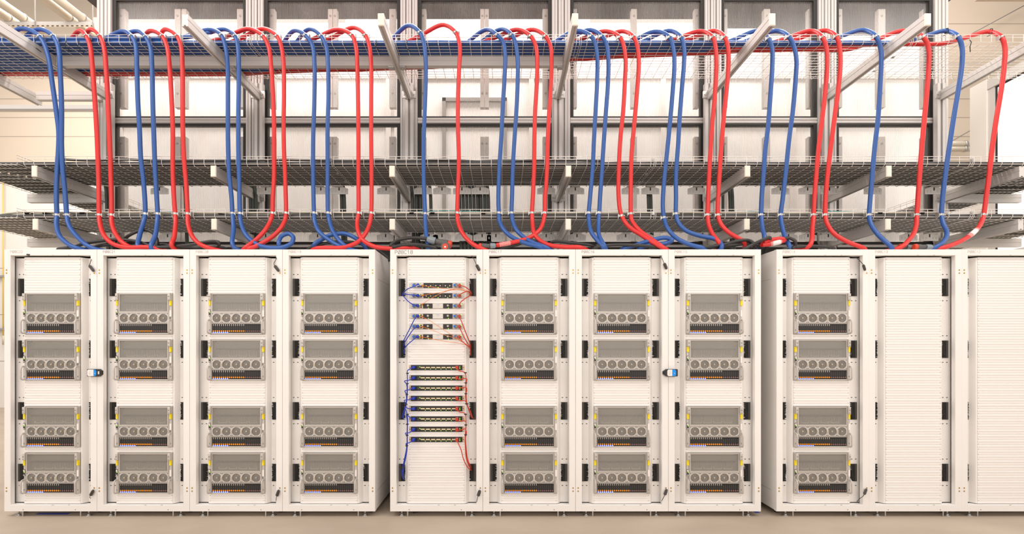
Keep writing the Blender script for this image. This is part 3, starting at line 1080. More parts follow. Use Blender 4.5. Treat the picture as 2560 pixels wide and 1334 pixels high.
# ------------------------------------------------------------------ racks
U = .04445
ZTOP = 2.2405
SRV_U = {0: 7, 1: 16, 2: 29, 3: 38}
HW = .4
GLYPH = {
 'P': [[(0, 0), (0, 1), (.7, 1), (1, .85), (1, .62), (.7, .47), (0, .47)]],
 'C': [[(1, .82), (.75, 1), (.25, 1), (0, .75), (0, .25), (.25, 0), (.75, 0), (1, .18)]],
 '0': [[(.3, 0), (.7, 0), (1, .25), (1, .75), (.7, 1), (.3, 1), (0, .75), (0, .25), (.3, 0)], [(.05, .02), (.95, .98)]],
 '1': [[(.15, .78), (.55, 1), (.55, 0)]],
 '2': [[(0, .78), (.25, 1), (.75, 1), (1, .78), (1, .6), (0, 0), (1, 0)]],
 '3': [[(0, .85), (.3, 1), (.75, 1), (1, .8), (1, .65), (.7, .52), (.4, .52)], [(.7, .52), (1, .38), (1, .2), (.75, 0), (.25, 0), (0, .15)]],
 '4': [[(.75, 0), (.75, 1), (0, .3), (1, .3)]],
 '5': [[(.95, 1), (.1, 1), (.05, .55), (.7, .6), (1, .42), (1, .2), (.7, 0), (.2, 0), (0, .12)]],
 '6': [[(.9, .95), (.5, 1), (.1, .7), (0, .3), (.25, 0), (.75, 0), (1, .2), (1, .38), (.75, .58), (.25, .55), (.02, .35)]],
 '7': [[(0, 1), (1, 1), (.4, 0)]],
 '8': [[(.3, .52), (.05, .68), (.05, .85), (.3, 1), (.7, 1), (.95, .85), (.95, .68), (.7, .52), (.3, .52), (0, .35), (0, .15), (.3, 0), (.7, 0), (1, .15), (1, .35), (.7, .52)]],
 '9': [[(.1, .05), (.5, 0), (.9, .3), (1, .7), (.75, 1), (.25, 1), (0, .8), (0, .62), (.25, .42), (.75, .45), (.98, .65)]],
}


def text_mesh(s, x, z, w, h, adv, st, m, y):
    b = MB()
    for n, ch in enumerate(s):
        for line in GLYPH[ch]:
            for (p, q) in zip(line[:-1], line[1:]):
                a = Vector((x + n * adv + p[0] * w, z + p[1] * h))
                c = Vector((x + n * adv + q[0] * w, z + q[1] * h))
                d = (c - a).normalized()
                a, c = a - d * st * .4, c + d * st * .4
                u = Vector((-d.y, d.x)) * st / 2
                b.face([(k.x, y, k.y) for k in (a - u, c - u, c + u, a + u)], m)
    return b


def proto_mesh(b, name):
    o = b.obj(name)
    me = o.data
    bpy.data.objects.remove(o)
    return me


# shared meshes
b = MB()
for s in (-1, 1):
    x0, x1 = sorted((s * HW - s * .001, s * .345))
    b.cbox(x0, x1, 0, .040, .046, RT, 'rack_white', .002)
b.cbox(-.347, .347, 0, .06, 2.252, RT, 'rack_white', .002)
b.cbox(-.347, .347, 0, .06, .046, .103, 'rack_white', .002)
b.box(-.399, .399, .040, 1.15, 2.270, RT - .002, 'rack_white')
b.box(-.399, .399, .040, 1.15, .050, .09, 'rack_white')
b.box(-.399, .399, 1.13, 1.15, .09, 2.27, 'rack_white')
for s in (-1, 1):
    for z in (2.275, 2.255, .10, .075):
        xs = s * .372
        b.cyl((xs, -.0008, z), (xs, .001, z), .004, 'rack_white', 8)
for x in (.02, .16):
    b.box(x - .008, x + .008, -.001, .002, 2.2535, 2.2565, 'screw_grey')
    b.box(x - .008, x + .008, -.001, .002, .1, .103, 'screw_grey')
for x in (-.235, .215):
    b.cyl((x, -.001, .062), (x, .002, .062), .005, 'screw_grey', 8)
ME_FRAME = proto_mesh(b, 'frame')

b = MB()
b.box(-.004, .004, -.035, 1.055, .09, 2.27, 'rack_white')
b.box(-.0048, .0048, .02, 1.05, .206, .209, 'screw_grey')
b.box(-.0048, .0048, .02, 1.05, 2.06, 2.062, 'screw_grey')
ME_SIDE = proto_mesh(b, 'side_panel')

# mounting plate (for the +x side; mirrored for the other)
SLOTZ = [2.097, 1.868, 1.561, 1.329, 1.021, .792, .483, .252]
BRZ = [(1.908, 2.059), (1.368, 1.519), (.829, .982), (.290, .441)]


def plate_mesh(s):
    b = MB()
    prof = [(.361, .068), (.276, .068), (.252, .028), (.2408, .026), (.2408, .032), (.250, .032), (.272, .073), (.361, .073)]
    pr = [(s * x, y) for x, y in prof]
    if s > 0:
        pr = pr[::-1]
    b.prism(pr, 'z', .108, 2.238, 'rack_white')
    for z in SLOTZ:
        for x in (.294, .330):
            x0, x1 = sorted((s * (x - .006), s * (x + .006)))
            b.box(x0, x1, .0674, .069, z - .003, z + .003, 'plastic_black')
    for z in (.3, 1.2, 2.0):
        b.cyl((s * .262, .048, z), (s * .261, .046, z), .003, 'screw_grey', 6)
    return proto_mesh(b, 'mounting_plate')


ME_PLATE = {1: plate_mesh(1), -1: plate_mesh(-1)}


def brush_mesh(s, seed):
    rnd = random.Random(seed)
    b = MB()
    x0, x1 = .279, .336
    h = .152
    fr = .012
    xa, xb = sorted((s * (x1 - .018), s * x1))
    b.box(xa, xb, .060, .068, 0, h, 'plastic_char')
    n = 46
    for j in range(n):
        z0 = h * j / n
        z1 = h * (j + .93) / n
        e = x0 + rnd.uniform(0, .006)
        if rnd.random() < .10:
            e += .010
        xa, xb = sorted((s * e, s * (x1 - .016)))
        b.box(xa, xb, .063 + rnd.uniform(-.0015, .0015), .0672, z0, z1, 'brush_black')
    return proto_mesh(b, 'brush_strip')


ME_BRUSH = {1: [brush_mesh(1, k) for k in range(4)], -1: [brush_mesh(-1, k + 9) for k in range(4)]}

b = MB()
uh = U - .0011
b.prism([(.0, .0), (.0, .0145), (.0028, .0175), (.0028, .0205), (.0002, .0235), (.0, uh), (.012, uh), (.012, 0)], 'x', -.2405, .2405, 'panel_white')
for s in (-1, 1):
    b.prism([(s * .2345 + .0055 * math.cos(a * PI / 4), .026 + .004 * math.sin(a * PI / 4)) for a in range(8)], 'y', -.0006, .0045, 'notch')
ME_BLANK = proto_mesh(b, 'blanking_panel')

b = MB()
b.cyl((0, 0, .0), (0, 0, .006), .026, 'zinc', 18)
b.cyl((0, 0, .006), (0, 0, .018), .016, 'zinc', 16, .009)
b.cyl((0, 0, .018), (0, 0, .052), .0065, 'zinc', 10)
ME_FOOT = proto_mesh(b, 'leveling_foot')
b = MB()
b.box(-.005, .005, 0, .004, .001, .052, 'zinc')
ME_ROD = proto_mesh(b, 'support_strip')
b = MB()
b.tube([(-.016, 0, 0), (-.010, 0, 0), (.010, 0, 0), (.016, 0, 0)], .03, 'caster_black', 20, True, [.024, .0265, .0265, .024])
b.box(-.02, .02, -.012, .012, .018, .025, 'zinc')
ME_CAST = proto_mesh(b, 'caster')
b = MB()
b.cyl((0, 0, 0), (0, -.002, 0), .0062, 'brass', 12)
b.cyl((0, -.002, 0), (0, -.0024, 0), .0025, 'plastic_char', 8)
ME_BRASS = proto_mesh(b, 'brass_insert')


def part(me, name, parent, loc=(0, 0, 0)):
    o = bpy.data.objects.new(name, me)
    COL.objects.link(o)
    o.parent = parent
    o.location = loc
    return o


RACKS = []      # (number, centre x, kind)
for i in range(4):
    RACKS.append((22 - i, -4.293 + .4 + .8 * i, 'srv'))
for i in range(4):
    RACKS.append((18 - i, -.9655 + .4 + .8 * i, 'net' if i == 0 else 'srv'))
for i in range(3):
    RACKS.append((14 - i, 2.366 + .4 + .798 * i, 'srv' if i == 0 else 'blank'))
NETA = [5, 7, 9, 11, 13, 15]
NETB = [21, 23, 25, 27, 29, 31, 33, 35]
FREE_RIGHT_TOP = {22, 20, 18, 16, 14}
PANEL_Y = .022

for (num, xc, kind) in RACKS:
    nm = 'P08C%d' % num
    what = {'srv': 'holding four drive-filled servers', 'net': 'holding switches with small blue and red cables',
            'blank': 'filled with blanking panels from top to bottom'}[kind]
    t = thing('server_rack', 'white server rack marked %s %s' % (nm, what), 'server rack', (xc, 0, 0), 'white server racks in the row')
    part(ME_FRAME, 'frame', t)
    for s in (-1, 1):
        part(ME_SIDE, 'side_panel', t, (s * .3945, .076, 0))
        part(ME_PLATE[s], 'mounting_plate', t)
        for k, (z0, z1) in enumerate(BRZ):
            part(ME_BRUSH[s][(k + num) % 4], 'brush_strip', t, (0, 0, z0))
        for z in (2.126, 2.100, .249, .222):
            if s == 1 and num in FREE_RIGHT_TOP and z in (2.126, .222):
                continue
            part(ME_BRASS, 'brass_insert', t, (s * .378, 0, z))
        part(ME_FOOT, 'leveling_foot', t, (s * .304, .035, 0))
        part(ME_ROD, 'support_strip', t, (s * .250, .012, 0))
        part(ME_CAST, 'caster', t, (s * .33, .13, .0265))
    big = num == 18
    tx = text_mesh(nm, -.356 if big else -.345, 2.2655 if big else 2.2735, .0185 if big else .0125, .030 if big else .020,
                   .0265 if big else .0185, .0030 if big else .0022, 'text_dark' if big else 'text_mid' if num in (21, 17, 16) else 'text_pale', -.0007)
    o = tx.obj('rack_number', t)
    o['label'] = 'rack number %s lettered on the header' % nm
    used = set()
    if kind == 'srv':
        for u in SRV_U.values():
            used |= set(range(u, u + 8))
    elif kind == 'net':
        used = set(NETA + NETB)
    for u in range(48):
        if u not in used:
            part(ME_BLANK, 'blanking_panel', t, (0, PANEL_Y, ZTOP - (u + 1) * U + .0005))

# ------------------------------------------------------------------ server prototype
SH = 8 * U - .002
sv = thing('server', 'proto', 'server', (0, 0, 0), 'servers in the racks')
b = MB()
b.box(-.2225, .2225, .05, .70, .001, SH, 'server_back')
for s in (-1, 1):
    x0, x1 = sorted((s * .212, s * .2225))
    b.box(x0, x1, -.012, .05, .001, SH, 'server_grey')
    x0, x1 = sorted((s * .2225, s * .2405))
    b.box(x0, x1, 0, .004, .001, SH, 'server_light')
b.box(-.212, .212, -.012, .05, .001, .010, 'server_light')
b.box(-.212, .212, -.012, .05, SH - .007, SH, 'server_grey')
b.box(-.212, .212, -.013, .05, .182, .193, 'server_light')
b.box(-.212, .212, -.012, .05, .088, .095, 'server_grey')
# heat sink bank behind the grille
b.box(-.212, .212, .030, .05, .193, SH - .007, 'server_back')
b.box(-.188, .188, .000, .030, .264, .276, 'plastic_black')
b.box(-.185, .185, .016, .030, SH - .022, SH - .016, 'server_pale')
for k in range(4):
    xk = -.135 + .088 * k
    b.box(xk - .034, xk + .034, .018, .030, .2055, .2090, 'server_pale')
    for s in (-1, 1):
        b.box(xk + s * .034 - .0015, xk + s * .034 + .0015, .018, .030, .2055, .222, 'server_pale')
    for dx in (-.03, -.01, .012, .03):
        b.box(xk + dx - .0012, xk + dx + .0012, .022, .030, .225, .262, 'server_grey')
b.obj('chassis', sv)
b = MB()
b.face([(-.206, -.010, .1965), (.206, -.010, .1965), (.206, -.010, SH - .010), (-.206, -.010, SH - .010)], 'grille')
g = b.obj('grille', sv)
b = MB()
for (x0, x1, z0, z1) in ((-.212, -.206, .193, SH - .007), (.206, .212, .193, SH - .007), (-.206, .206, .193, .1965), (-.206, .206, SH - .011, SH - .007)):
    b.box(x0, x1, -.0155, -.008, z0, z1, 'server_light')
b.obj('grille_frame', g)
# five fans
b = MB()
zc = 0
S = .0423
octo = [(S * a, S * c) for (a, c) in ((-1, -.98), (1, -.98), (1, .98), (-1, .98))]
R = .0345
n = 32
ring = []
for j in range(n):
    an = 2 * PI * j / n
    c, s_ = math.cos(an), math.sin(an)
    q = 5.0
    rr = R / (abs(c) ** q + abs(s_) ** q) ** (1 / q) * 1.04
    ring.append((min(rr, .0375) * c, min(rr, .0365) * s_))
outer = []
for j in range(n):
    an = 2 * PI * j / n
    c, s_ = math.cos(an), math.sin(an)
    k = S / max(abs(c), abs(s_))
    outer.append((k * c, k * s_ * .98))
for j in range(n):
    l = (j + 1) % n
    b.face([(ring[j][0], -.012, ring[j][1]), (ring[l][0], -.012, ring[l][1]), (outer[l][0], -.012, outer[l][1]), (outer[j][0], -.012, outer[j][1])], 'server_light')
    b.face([(ring[j][0], -.003, ring[j][1]), (ring[l][0], -.003, ring[l][1]), (ring[l][0], -.012, ring[l][1]), (ring[j][0], -.012, ring[j][1])], 'server_grey')
b.face([(p[0], -.003, p[1]) for p in ring], 'fan_dark')
for sx in (-1, 1):
    for sz in (-1, 1):
        b.cyl((sx * .0365, -.0125, sz * .0355), (sx * .0365, -.010, sz * .0355), .0036, 'plastic_char', 8)
ME_FANHOUSE = proto_mesh(b, 'fan')
b = MB()
for j in range(7):
    an = 2 * PI * j / 7
    c, s_ = math.cos(an), math.sin(an)
    c2, s2 = math.cos(an + .55), math.sin(an + .55)
    b.face([(.009 * c, -.0045, .009 * s_), (.031 * c, -.0035, .031 * s_), (.031 * c2, -.0055, .031 * s2), (.009 * c2, -.005, .009 * s2)], 'fan_ring')
b.cyl((0, -.003, 0), (0, -.007, 0), .0095, 'fan_ring', 14)
ME_ROTOR = proto_mesh(b, 'rotor')
b = MB()
for rr in (.012, .019, .026, .0325):
    b.tube([(rr * math.cos(2 * PI * j / 24), -.011, rr * math.sin(2 * PI * j / 24)) for j in range(25)], .0010, 'fan_ring', 5, False)
for an in (PI / 4, 3 * PI / 4):
    c, s_ = math.cos(an), math.sin(an)
    b.tube([(-.036 * c, -.010, -.036 * s_), (.036 * c, -.010, .036 * s_)], .0012, 'fan_ring', 5)
b.cyl((0, -.0095, 0), (0, -.0135, 0), .0055, 'fan_hub', 12)
ME_GUARD = proto_mesh(b, 'guard')
b = MB()
b.box(-.0045, .0045, -.022, -.010, -.017, .012, 'server_pale')
b.box(-.003, .003, -.024, -.022, -.012, .007, 'fan_hub')
ME_FLATCH = proto_mesh(b, 'fan_latch')
for k in range(5):
    fx = (-.172 + .086 * k)
    fn = part(ME_FANHOUSE, 'fan', sv, (fx * .985, 0, .1385))
    part(ME_ROTOR, 'rotor', fn)
    part(ME_GUARD, 'guard', fn)
    if k < 4:
        part(ME_FLATCH, 'latch', fn, (.0424, 0, -.002))
# drives
b = MB()
DW_ = .0172
b.box(-.0081, .0081, -.006, .05, 0, .0755, 'drive_black')
for z in (.030, .041, .052):
    b.box(-.0055, .0055, -.0072, -.006, z, z + .006, 'drive_mid')
ME_DRIVE = proto_mesh(b, 'drive')
b = MB()
b.box(-.0022, .0038, -.009, -.006, .060, .074, 'latch_silver')
ME_TAB = proto_mesh(b, 'tab')
ME_LATCH = {}
for c in ('orange', 'dull'):
    ME_LATCH[c] = proto_mesh(MB().cbox(-.0052, .0052, -.0095, -.006, .0085, .0205 if c == 'orange' else .0185, 'latch_' + c, .001), 'latch')
ME_LED = proto_mesh(MB().box(-.0078, .0078, -.0085, -.006, .0005, .0062, 'led_blue').box(-.0034, .0034, -.0090, -.0085, .0012, .0052, 'led_core'), 'status_light')
for k in range(24):
    x = -.2095 + .419 / 24 * (k + .5)
    dr = part(ME_DRIVE, 'drive', sv, (x, 0, .0115))
    if k < 16:
        part(ME_TAB, 'release_tab', dr)
    part(ME_LATCH['orange' if k < 16 else 'dull'], 'latch', dr)
    if k < 8:
        part(ME_LED, 'status_light', dr)
# ear fittings
for s in (-1, 1):
    b = MB()
    xs = s * .2255
    x0, x1 = sorted((xs - .011, xs + .011))
    b.cbox(x0, x1, -.030, 0, SH - .062, SH - .004, 'server_light', .003)
    b.box(x0 + .006, x1 - .006, -.0315, -.029, SH - .035, SH - .026, 'server_back')
    b.box(x0 + .006, x1 - .006, -.0315, -.029, SH - .055, SH - .048, 'server_grey')
    b.obj('ear_latch', sv)
    b = MB()
    x0, x1 = sorted((s * .2222, s * .2392))
    b.box(x0, x1, -.016, 0, .245, .2905, 'yellow_tag')
    b.obj('yellow_tag', sv)
    b = MB()
    b.box(x0 + .001, x1 - .001, -.010, 0, .150, .243, 'server_light')
    b.obj('ear_strip', sv)
    # pull handle: rounded loop standing out from the ear
    b = MB()
    xh = s * .2325
    P = [(xh, -.002, .122), (xh, -.030, .120), (xh, -.042, .108), (xh, -.044, .06), (xh, -.042, .020), (xh, -.030, .008), (xh, -.002, .006)]
    Q = spline(P, 4)
    b.tube(Q, .0062, 'server_light', 8)
    x0, x1 = sorted((s * .2225, s * .2405))
    b.box(x0, x1, -.012, 0, .001, .128, 'server_light')
    b.box(x0 + .006, x1 - .006, -.0135, -.012, .028, .040, 'server_back')
    b.obj('pull_handle', sv)
# left ear: power button panel with a green light; right ear: pull-out tag
b = MB()
b.box(-.2390, -.2235, -.014, -.010, .155, .212, 'plastic_char')
b.box(-.2370, -.2255, -.0155, -.014, .192, .208, 'label_white')
b.box(-.2370, -.2255, -.0155, -.014, .159, .164, 'label_white')
b.box(-.2325, -.2290, -.0160, -.0155, .201, .204, 'plug_red')
bp = b.obj('button_panel', sv)
MB().box(-.2310, -.2250, -.0165, -.014, .185, .190, 'led_green').obj('power_light', bp)
b = MB()
b.box(.2240, .2390, -.014, -.010, .150, .205, 'label_white')
b.obj('pull_tag', sv)
note_kids(sv)

TIER = ['topmost', 'second from the top', 'third from the top', 'lowest']
first = True
for (num, xc, kind) in RACKS:
    if kind != 'srv':
        continue
    for k in range(4):
        o = sv if first else copy_tree(sv)
        first = False
        u = SRV_U[k]
        o.location = (xc, PANEL_Y - .004, ZTOP - (u + 8) * U + .001)
        o['label'] = 'grey mesh fronted server, %s of four in the rack marked P08C%d' % (TIER[k], num)

# ------------------------------------------------------------------ switches in P08C18
XN = RACKS[4][1]
SWH = U - .002


def ears(b, m, dots):
    for s in (-1, 1):
        x0, x1 = sorted((s * .2225, s * .2405))
        b.box(x0, x1, 0, .004, 0, SWH, m)
        for z in (.013, .030) if dots > 1 else (.022,):
            b.cyl((s * .2315, -.0015, z), (s * .2315, 0, z), .004, 'plastic_char' if dots == 1 else 'screw_grey', 8)


def psu(x0, x1):
    b = MB()
    b.box(x0, x1, -.004, .03, .002, SWH - .002, 'switch_grey')
    xm = x0 + (x1 - x0) * .38
    for rr in (.007, .012, .0165):
        b.tube([(xm + rr * math.cos(2 * PI * j / 18), -.0045, .021 + rr * math.sin(2 * PI * j / 18)) for j in range(19)], .0012, 'plastic_char', 5, False)
    b.box(x1 - .020, x1 - .003, -.006, -.004, .008, .035, 'plastic_char')
    return b


for kk, u in enumerate(NETA):
    typ = 0 if kk < 2 else 1
    z = ZTOP - (u + 1) * U + .001
    wh = ['topmost', 'second from the top', 'third from the top', 'fourth from the top', 'fifth from the top', 'sixth from the top'][kk]
    t = thing('network_switch', ('black fan fronted switch, %s of six upper switches in rack P08C18' if typ == 0 else
              'grey switch with plain middle panel, %s among upper switches in P08C18') % wh, 'network switch', (XN, PANEL_Y - .002, z), 'upper switches in rack P08C18')
    b = MB()
    b.box(-.2225, .2225, 0, .45, 0, SWH, 'switch_grey')
    ears(b, 'switch_panel', 2)
    b.obj('body', t)
    psu(-.218, -.150).obj('power_supply', t)
    psu(.140, .212).obj('power_supply', t)
    if typ == 0:
        for k in range(3):
            x0 = -.112 + k * .083
            b = MB().box(x0, x0 + .081, -.005, 0, .001, SWH - .001, 'plastic_char')
            b.box(x0 + .004, x0 + .077, -.006, -.005, .004, SWH - .004, 'plastic_black')
            for dx in (.022, .060):
                b.cyl((x0 + dx, -.006, .018), (x0 + dx, -.008, .018), .0055, 'fan_hub', 10)
            o = b.obj('fan_module', t)
            MB().box(x0 + .040, x0 + .045, -.008, -.005, .002, .006, 'led_green').obj('status_light', o)
    else:
        for x0 in (-.116, .057):
            b = MB().box(x0, x0 + .080, -.005, 0, .001, SWH - .001, 'plastic_char')
            b.box(x0 + .004, x0 + .076, -.006, -.005, .005, SWH - .005, 'plastic_black')
            for a in range(3):
                an = a * PI / 3
                c, s_ = math.cos(an) * .010, math.sin(an) * .010
                b.tube([(x0 + .040 - c, -.008, .024 - s_), (x0 + .040 + c, -.008, .024 + s_)], .0028, 'switch_panel', 5)
            o = b.obj('fan_module', t)
            MB().box(x0 + .042, x0 + .048, -.008, -.005, .001, .005, 'led_green').obj('status_light', o)
        b = MB().box(-.034, .055, -.005, 0, .001, SWH - .001, 'switch_panel')
        b.box(-.002, .025, -.0056, -.005, .031, .0335, 'logo_blue')
        b.box(.006, .018, -.0056, -.005, .020, .0212, 'screw_grey')
        b.obj('middle_panel', t)
    b = MB()
    b.box(-.149, -.118, -.004, 0, .002, SWH - .002, 'port_tan' if typ else 'switch_panel')
    for zz in (.006, .024):
        b.box(-.141, -.128, -.005, -.003, zz, zz + .011, 'plastic_black')
    o = b.obj('port_block', t)
    MB().box(-.150, -.146, -.007, -.003, .030, .038, 'led_green').obj('port_light', o)
    b = MB()
    for xk in (-.200, .155):
        b.cyl((xk, -.004, .023), (xk, -.018, .022), .0092, 'blue_knob', 12)
        b.box(xk - .003, xk + .003, -.020, -.018, .014, .031, 'blue_knob')
    b.obj('blue_knob', t)
    MB().box(.207, .213, -.006, 0, .030, .038, 'led_green').obj('status_light', t)

for kk, u in enumerate(NETB):
    z = ZTOP - (u + 1) * U + .001
    t = thing('network_switch', 'black switch with seven tan ports, %s of eight lower ones in rack P08C18' % (['topmost'] + [ORD[j] + ' from top' for j in range(1, 7)] + ['lowest'])[kk],
              'network switch', (XN, PANEL_Y - .002, z), 'lower switches in rack P08C18')
    b = MB()
    b.box(-.2225, .2225, -.004, .40, 0, SWH, 'plastic_black')
    ears(b, 'ear_tan', 1)
    b.obj('body', t)
    MB().box(-.165, -.148, -.014, -.004, .008, .036, 'plastic_char').obj('latch_block', t)
    MB().box(.185, .205, -.014, -.004, .008, .036, 'plastic_char').obj('latch_block', t)
    for k in range(7):
        x0 = -.138 + k * .0450
        o = MB().cbox(x0, x0 + .036, -.010, -.004, .0165, .0275, 'port_tan', .002).obj('port_cover', t)
        MB().box(x0 + .038, x0 + .0425, -.0055, -.004, .007, .012, 'led_green').obj('port_light', o)
    b = MB()
    b.box(-.1475, -.1425, -.0065, -.004, .025, .031, 'led_green')
    b.obj('status_light', t)
    b = MB()
    b.box(.199, .204, -.0155, -.0138, .025, .030, 'led_green')
    b.box(.199, .204, -.0155, -.0138, .012, .017, 'led_green')
    b.obj('status_light', t)

# small cables of P08C18
ZA = lambda p: (990 + p[0] / 6.355, 690 + p[1] / 6.355)
ZB = lambda p: (990 + p[0] / 4.169, 890 + p[1] / 4.169)


def patch(label, pts, conv, r, m, plugdir, plug_size, end_in=True, out=.075):
    n = len(pts)
    P = []
    for j, p in enumerate(pts):
        px, py = conv(p)
        t_ = j / (n - 1)
        d = 4.375 - out * math.sin(PI * min(1, t_ * 1.15 + .12)) * .9
        if j == 0:
            d = 4.375
        if end_in and j == n - 1:
            d = 4.462
        elif end_in and j == n - 2:
            d = min(d, 4.41)
        P.append(W(px, py, d))
    if end_in:
        e = P[-1]
        P.append(Vector((e.x + .006 * (1 if e.x > XN else -1), .115, e.z - .006)))
    o = MB().tube(spline(P, 7), r, m, 7).obj('patch_cable')
    tag(o, label, 'cable', 'small cables in rack P08C18')
    if plug_size:
        w_, h_ = plug_size
        p0 = P[0]
        b = MB()
        b.cbox(p0.x - w_ / 2, p0.x + w_ / 2, p0.y - .016, PANEL_Y - .006, p0.z - h_ / 2, p0.z + h_ / 2, m, .004)
        sx = plugdir
        b.tube([p0, p0 + (P[1] - P[0]).normalized() * .018], r * 1.7, m, 8)
        b.obj('plug', o)
    return o


UPP = ['topmost', 'second', 'third', 'fourth', 'fifth', 'sixth']
for k, pts in enumerate([
    [(350, 140), (280, 165), (190, 200), (130, 250), (95, 295)],
    [(345, 308), (280, 300), (190, 290), (130, 280), (100, 295)],
    [(340, 465), (260, 445), (190, 395), (130, 330), (100, 300)],
    [(340, 628), (290, 690), (240, 790), (180, 910), (120, 1030)],
    [(340, 795), (270, 850), (200, 950), (140, 1050), (120, 1130)],
    [(336, 960), (260, 1020), (180, 1090), (140, 1150), (120, 1230)]]):
    patch('small blue power cable of the %s upper switch in rack P08C18' % UPP[k], pts, ZA, .0042, 'blue_patch', -1, (.020, .022))
for k, pts in enumerate([
    [(1005, 150), (1090, 165), (1150, 205), (1190, 260), (1195, 300)],
    [(1003, 308), (1050, 270), (1110, 245), (1160, 245), (1190, 290)],
    [(1000, 470), (1030, 410), (1090, 360), (1150, 325), (1195, 300)],
    [(1002, 635), (1050, 740), (1110, 900), (1170, 1050), (1195, 1140)],
    [(1000, 798), (1050, 900), (1110, 1020), (1165, 1110), (1190, 1160)],
    [(1002, 962), (1060, 1040), (1130, 1100), (1175, 1150), (1190, 1260)]]):
    patch('small red power cable of the %s upper switch in rack P08C18' % UPP[k], pts, ZA, .0042, 'red_patch', 1, (.018, .024))
for k, pts in enumerate([
    [(415, 150), (560, 170), (720, 190), (900, 208), (1060, 215), (1130, 245), (1180, 290)],
    [(415, 305), (560, 280), (740, 250), (880, 210), (1000, 195), (1080, 205), (1150, 250), (1185, 300)],
    [(415, 445), (560, 350), (700, 280), (850, 225), (1000, 212), (1090, 235), (1170, 300)],
    [(410, 640), (560, 720), (720, 825), (880, 930), (1030, 1025), (1130, 1090), (1185, 1150)],
    [(410, 800), (560, 850), (760, 930), (940, 985), (1060, 1050), (1130, 1090), (1185, 1160)],
    [(400, 965), (520, 985), (640, 1010), (820, 1040), (980, 1060), (1130, 1100), (1185, 1170)]]):
    patch('thin orange fibre from the port of the %s upper switch in rack P08C18' % UPP[k], pts, ZA, .0019, 'orange_fibre', 1, (.008, .010), True, .045)
for k, pts in enumerate([[(410, 130), (330, 155), (200, 215), (120, 285)], [(405, 285), (330, 265), (240, 250), (125, 290)]]):
    patch('thin white cable from the port of the %s upper switch in rack P08C18' % UPP[k], pts, ZA, .0019, 'white_fibre', -1, (.008, .010), True, .045)
LOW = ['topmost'] + [ORD[j] for j in range(1, 7)] + ['lowest']
for k, pts in enumerate([
    [(182, 117), (150, 130), (120, 150), (119, 200), (119, 300), (117, 400), (105, 500), (85, 560), (60, 640)],
    [(182, 225), (130, 250), (88, 260), (110, 290), (114, 400), (102, 500), (88, 560), (66, 644)],
    [(182, 333), (130, 350), (93, 360), (106, 392), (110, 430), (106, 500), (92, 560), (72, 646)],
    [(182, 440), (120, 455), (86, 460), (98, 490), (98, 525), (85, 590), (77, 648)],
    [(182, 548), (130, 545), (95, 530), (112, 590), (121, 650), (119, 760), (118, 870), (114, 930), (95, 1060), (77, 1150), (70, 1220), (80, 1278)],
    [(182, 657), (150, 640), (112, 610), (118, 680), (116, 780), (113, 930), (90, 1060), (72, 1150), (66, 1220), (78, 1281)],
    [(182, 765), (140, 795), (98, 802), (114, 830), (118, 930), (102, 1060), (80, 1150), (74, 1230), (82, 1282)],
    [(182, 873), (140, 900), (105, 910), (110, 940), (98, 1060), (69, 1150), (61, 1220), (76, 1276)]]):
    patch('small blue power cable of the %s lower switch in rack P08C18' % LOW[k], pts, ZB, .0040, 'blue_patch', -1, (.024, .020), True, .045)
for k, pts in enumerate([
    [(634, 117), (655, 150), (712, 165), (727, 200), (727, 300), (733, 480), (760, 560), (788, 640)],
    [(634, 225), (660, 240), (737, 235), (730, 290), (731, 400), (738, 490), (768, 570), (795, 643)],
    [(634, 333), (680, 330), (732, 325), (737, 360), (725, 400), (736, 490), (773, 570), (801, 646)],
    [(634, 440), (660, 462), (722, 465), (735, 500), (765, 560), (783, 600), (806, 648)],
    [(634, 548), (660, 580), (716, 592), (728, 640), (725, 800), (727, 920), (734, 1040), (758, 1110), (783, 1158)],
    [(634, 657), (660, 672), (722, 675), (730, 720), (722, 830), (731, 950), (744, 1060), (765, 1120), (788, 1163)],
    [(634, 765), (660, 772), (720, 757), (734, 790), (721, 870), (724, 960), (732, 1060), (753, 1125), (786, 1172)],
    [(634, 873), (655, 920), (680, 980), (700, 1060), (730, 1130), (765, 1175), (790, 1185)]]):
    patch('small red power cable of the %s lower switch in rack P08C18' % LOW[k], pts, ZB, .0040, 'red_patch', 1, (.022, .026), True, .045)
for nm, lst in (('blue', [(120, 178), (118, 285), (113, 398), (101, 500), (119, 605), (118, 708), (116, 823), (113, 932), (72, 1155)]),
                ('red', [(724, 172), (728, 278), (728, 390), (737, 495), (725, 605), (727, 715), (726, 818)])):
    for k, p in enumerate(lst):
        px, py = ZB(p)
        c = W(px, py, 4.337)
        b = MB()
        rw = .012 if k in (3,) else .009
        b.tube([c + Vector((rw * math.cos(2 * PI * j / 12), .011 * math.sin(2 * PI * j / 12), 0)) for j in range(13)], .0042, 'plastic_black', 6, False)
        b.box(c.x - .004, c.x + .006, c.y - .015, c.y - .006, c.z - .005, c.z + .006, 'plastic_black')
        tag(b.obj('cable_tie'), 'black tie round the small %s cables in rack P08C18, %s from the top' % (nm, ORD[k]), 'cable tie', 'black ties in rack P08C18')

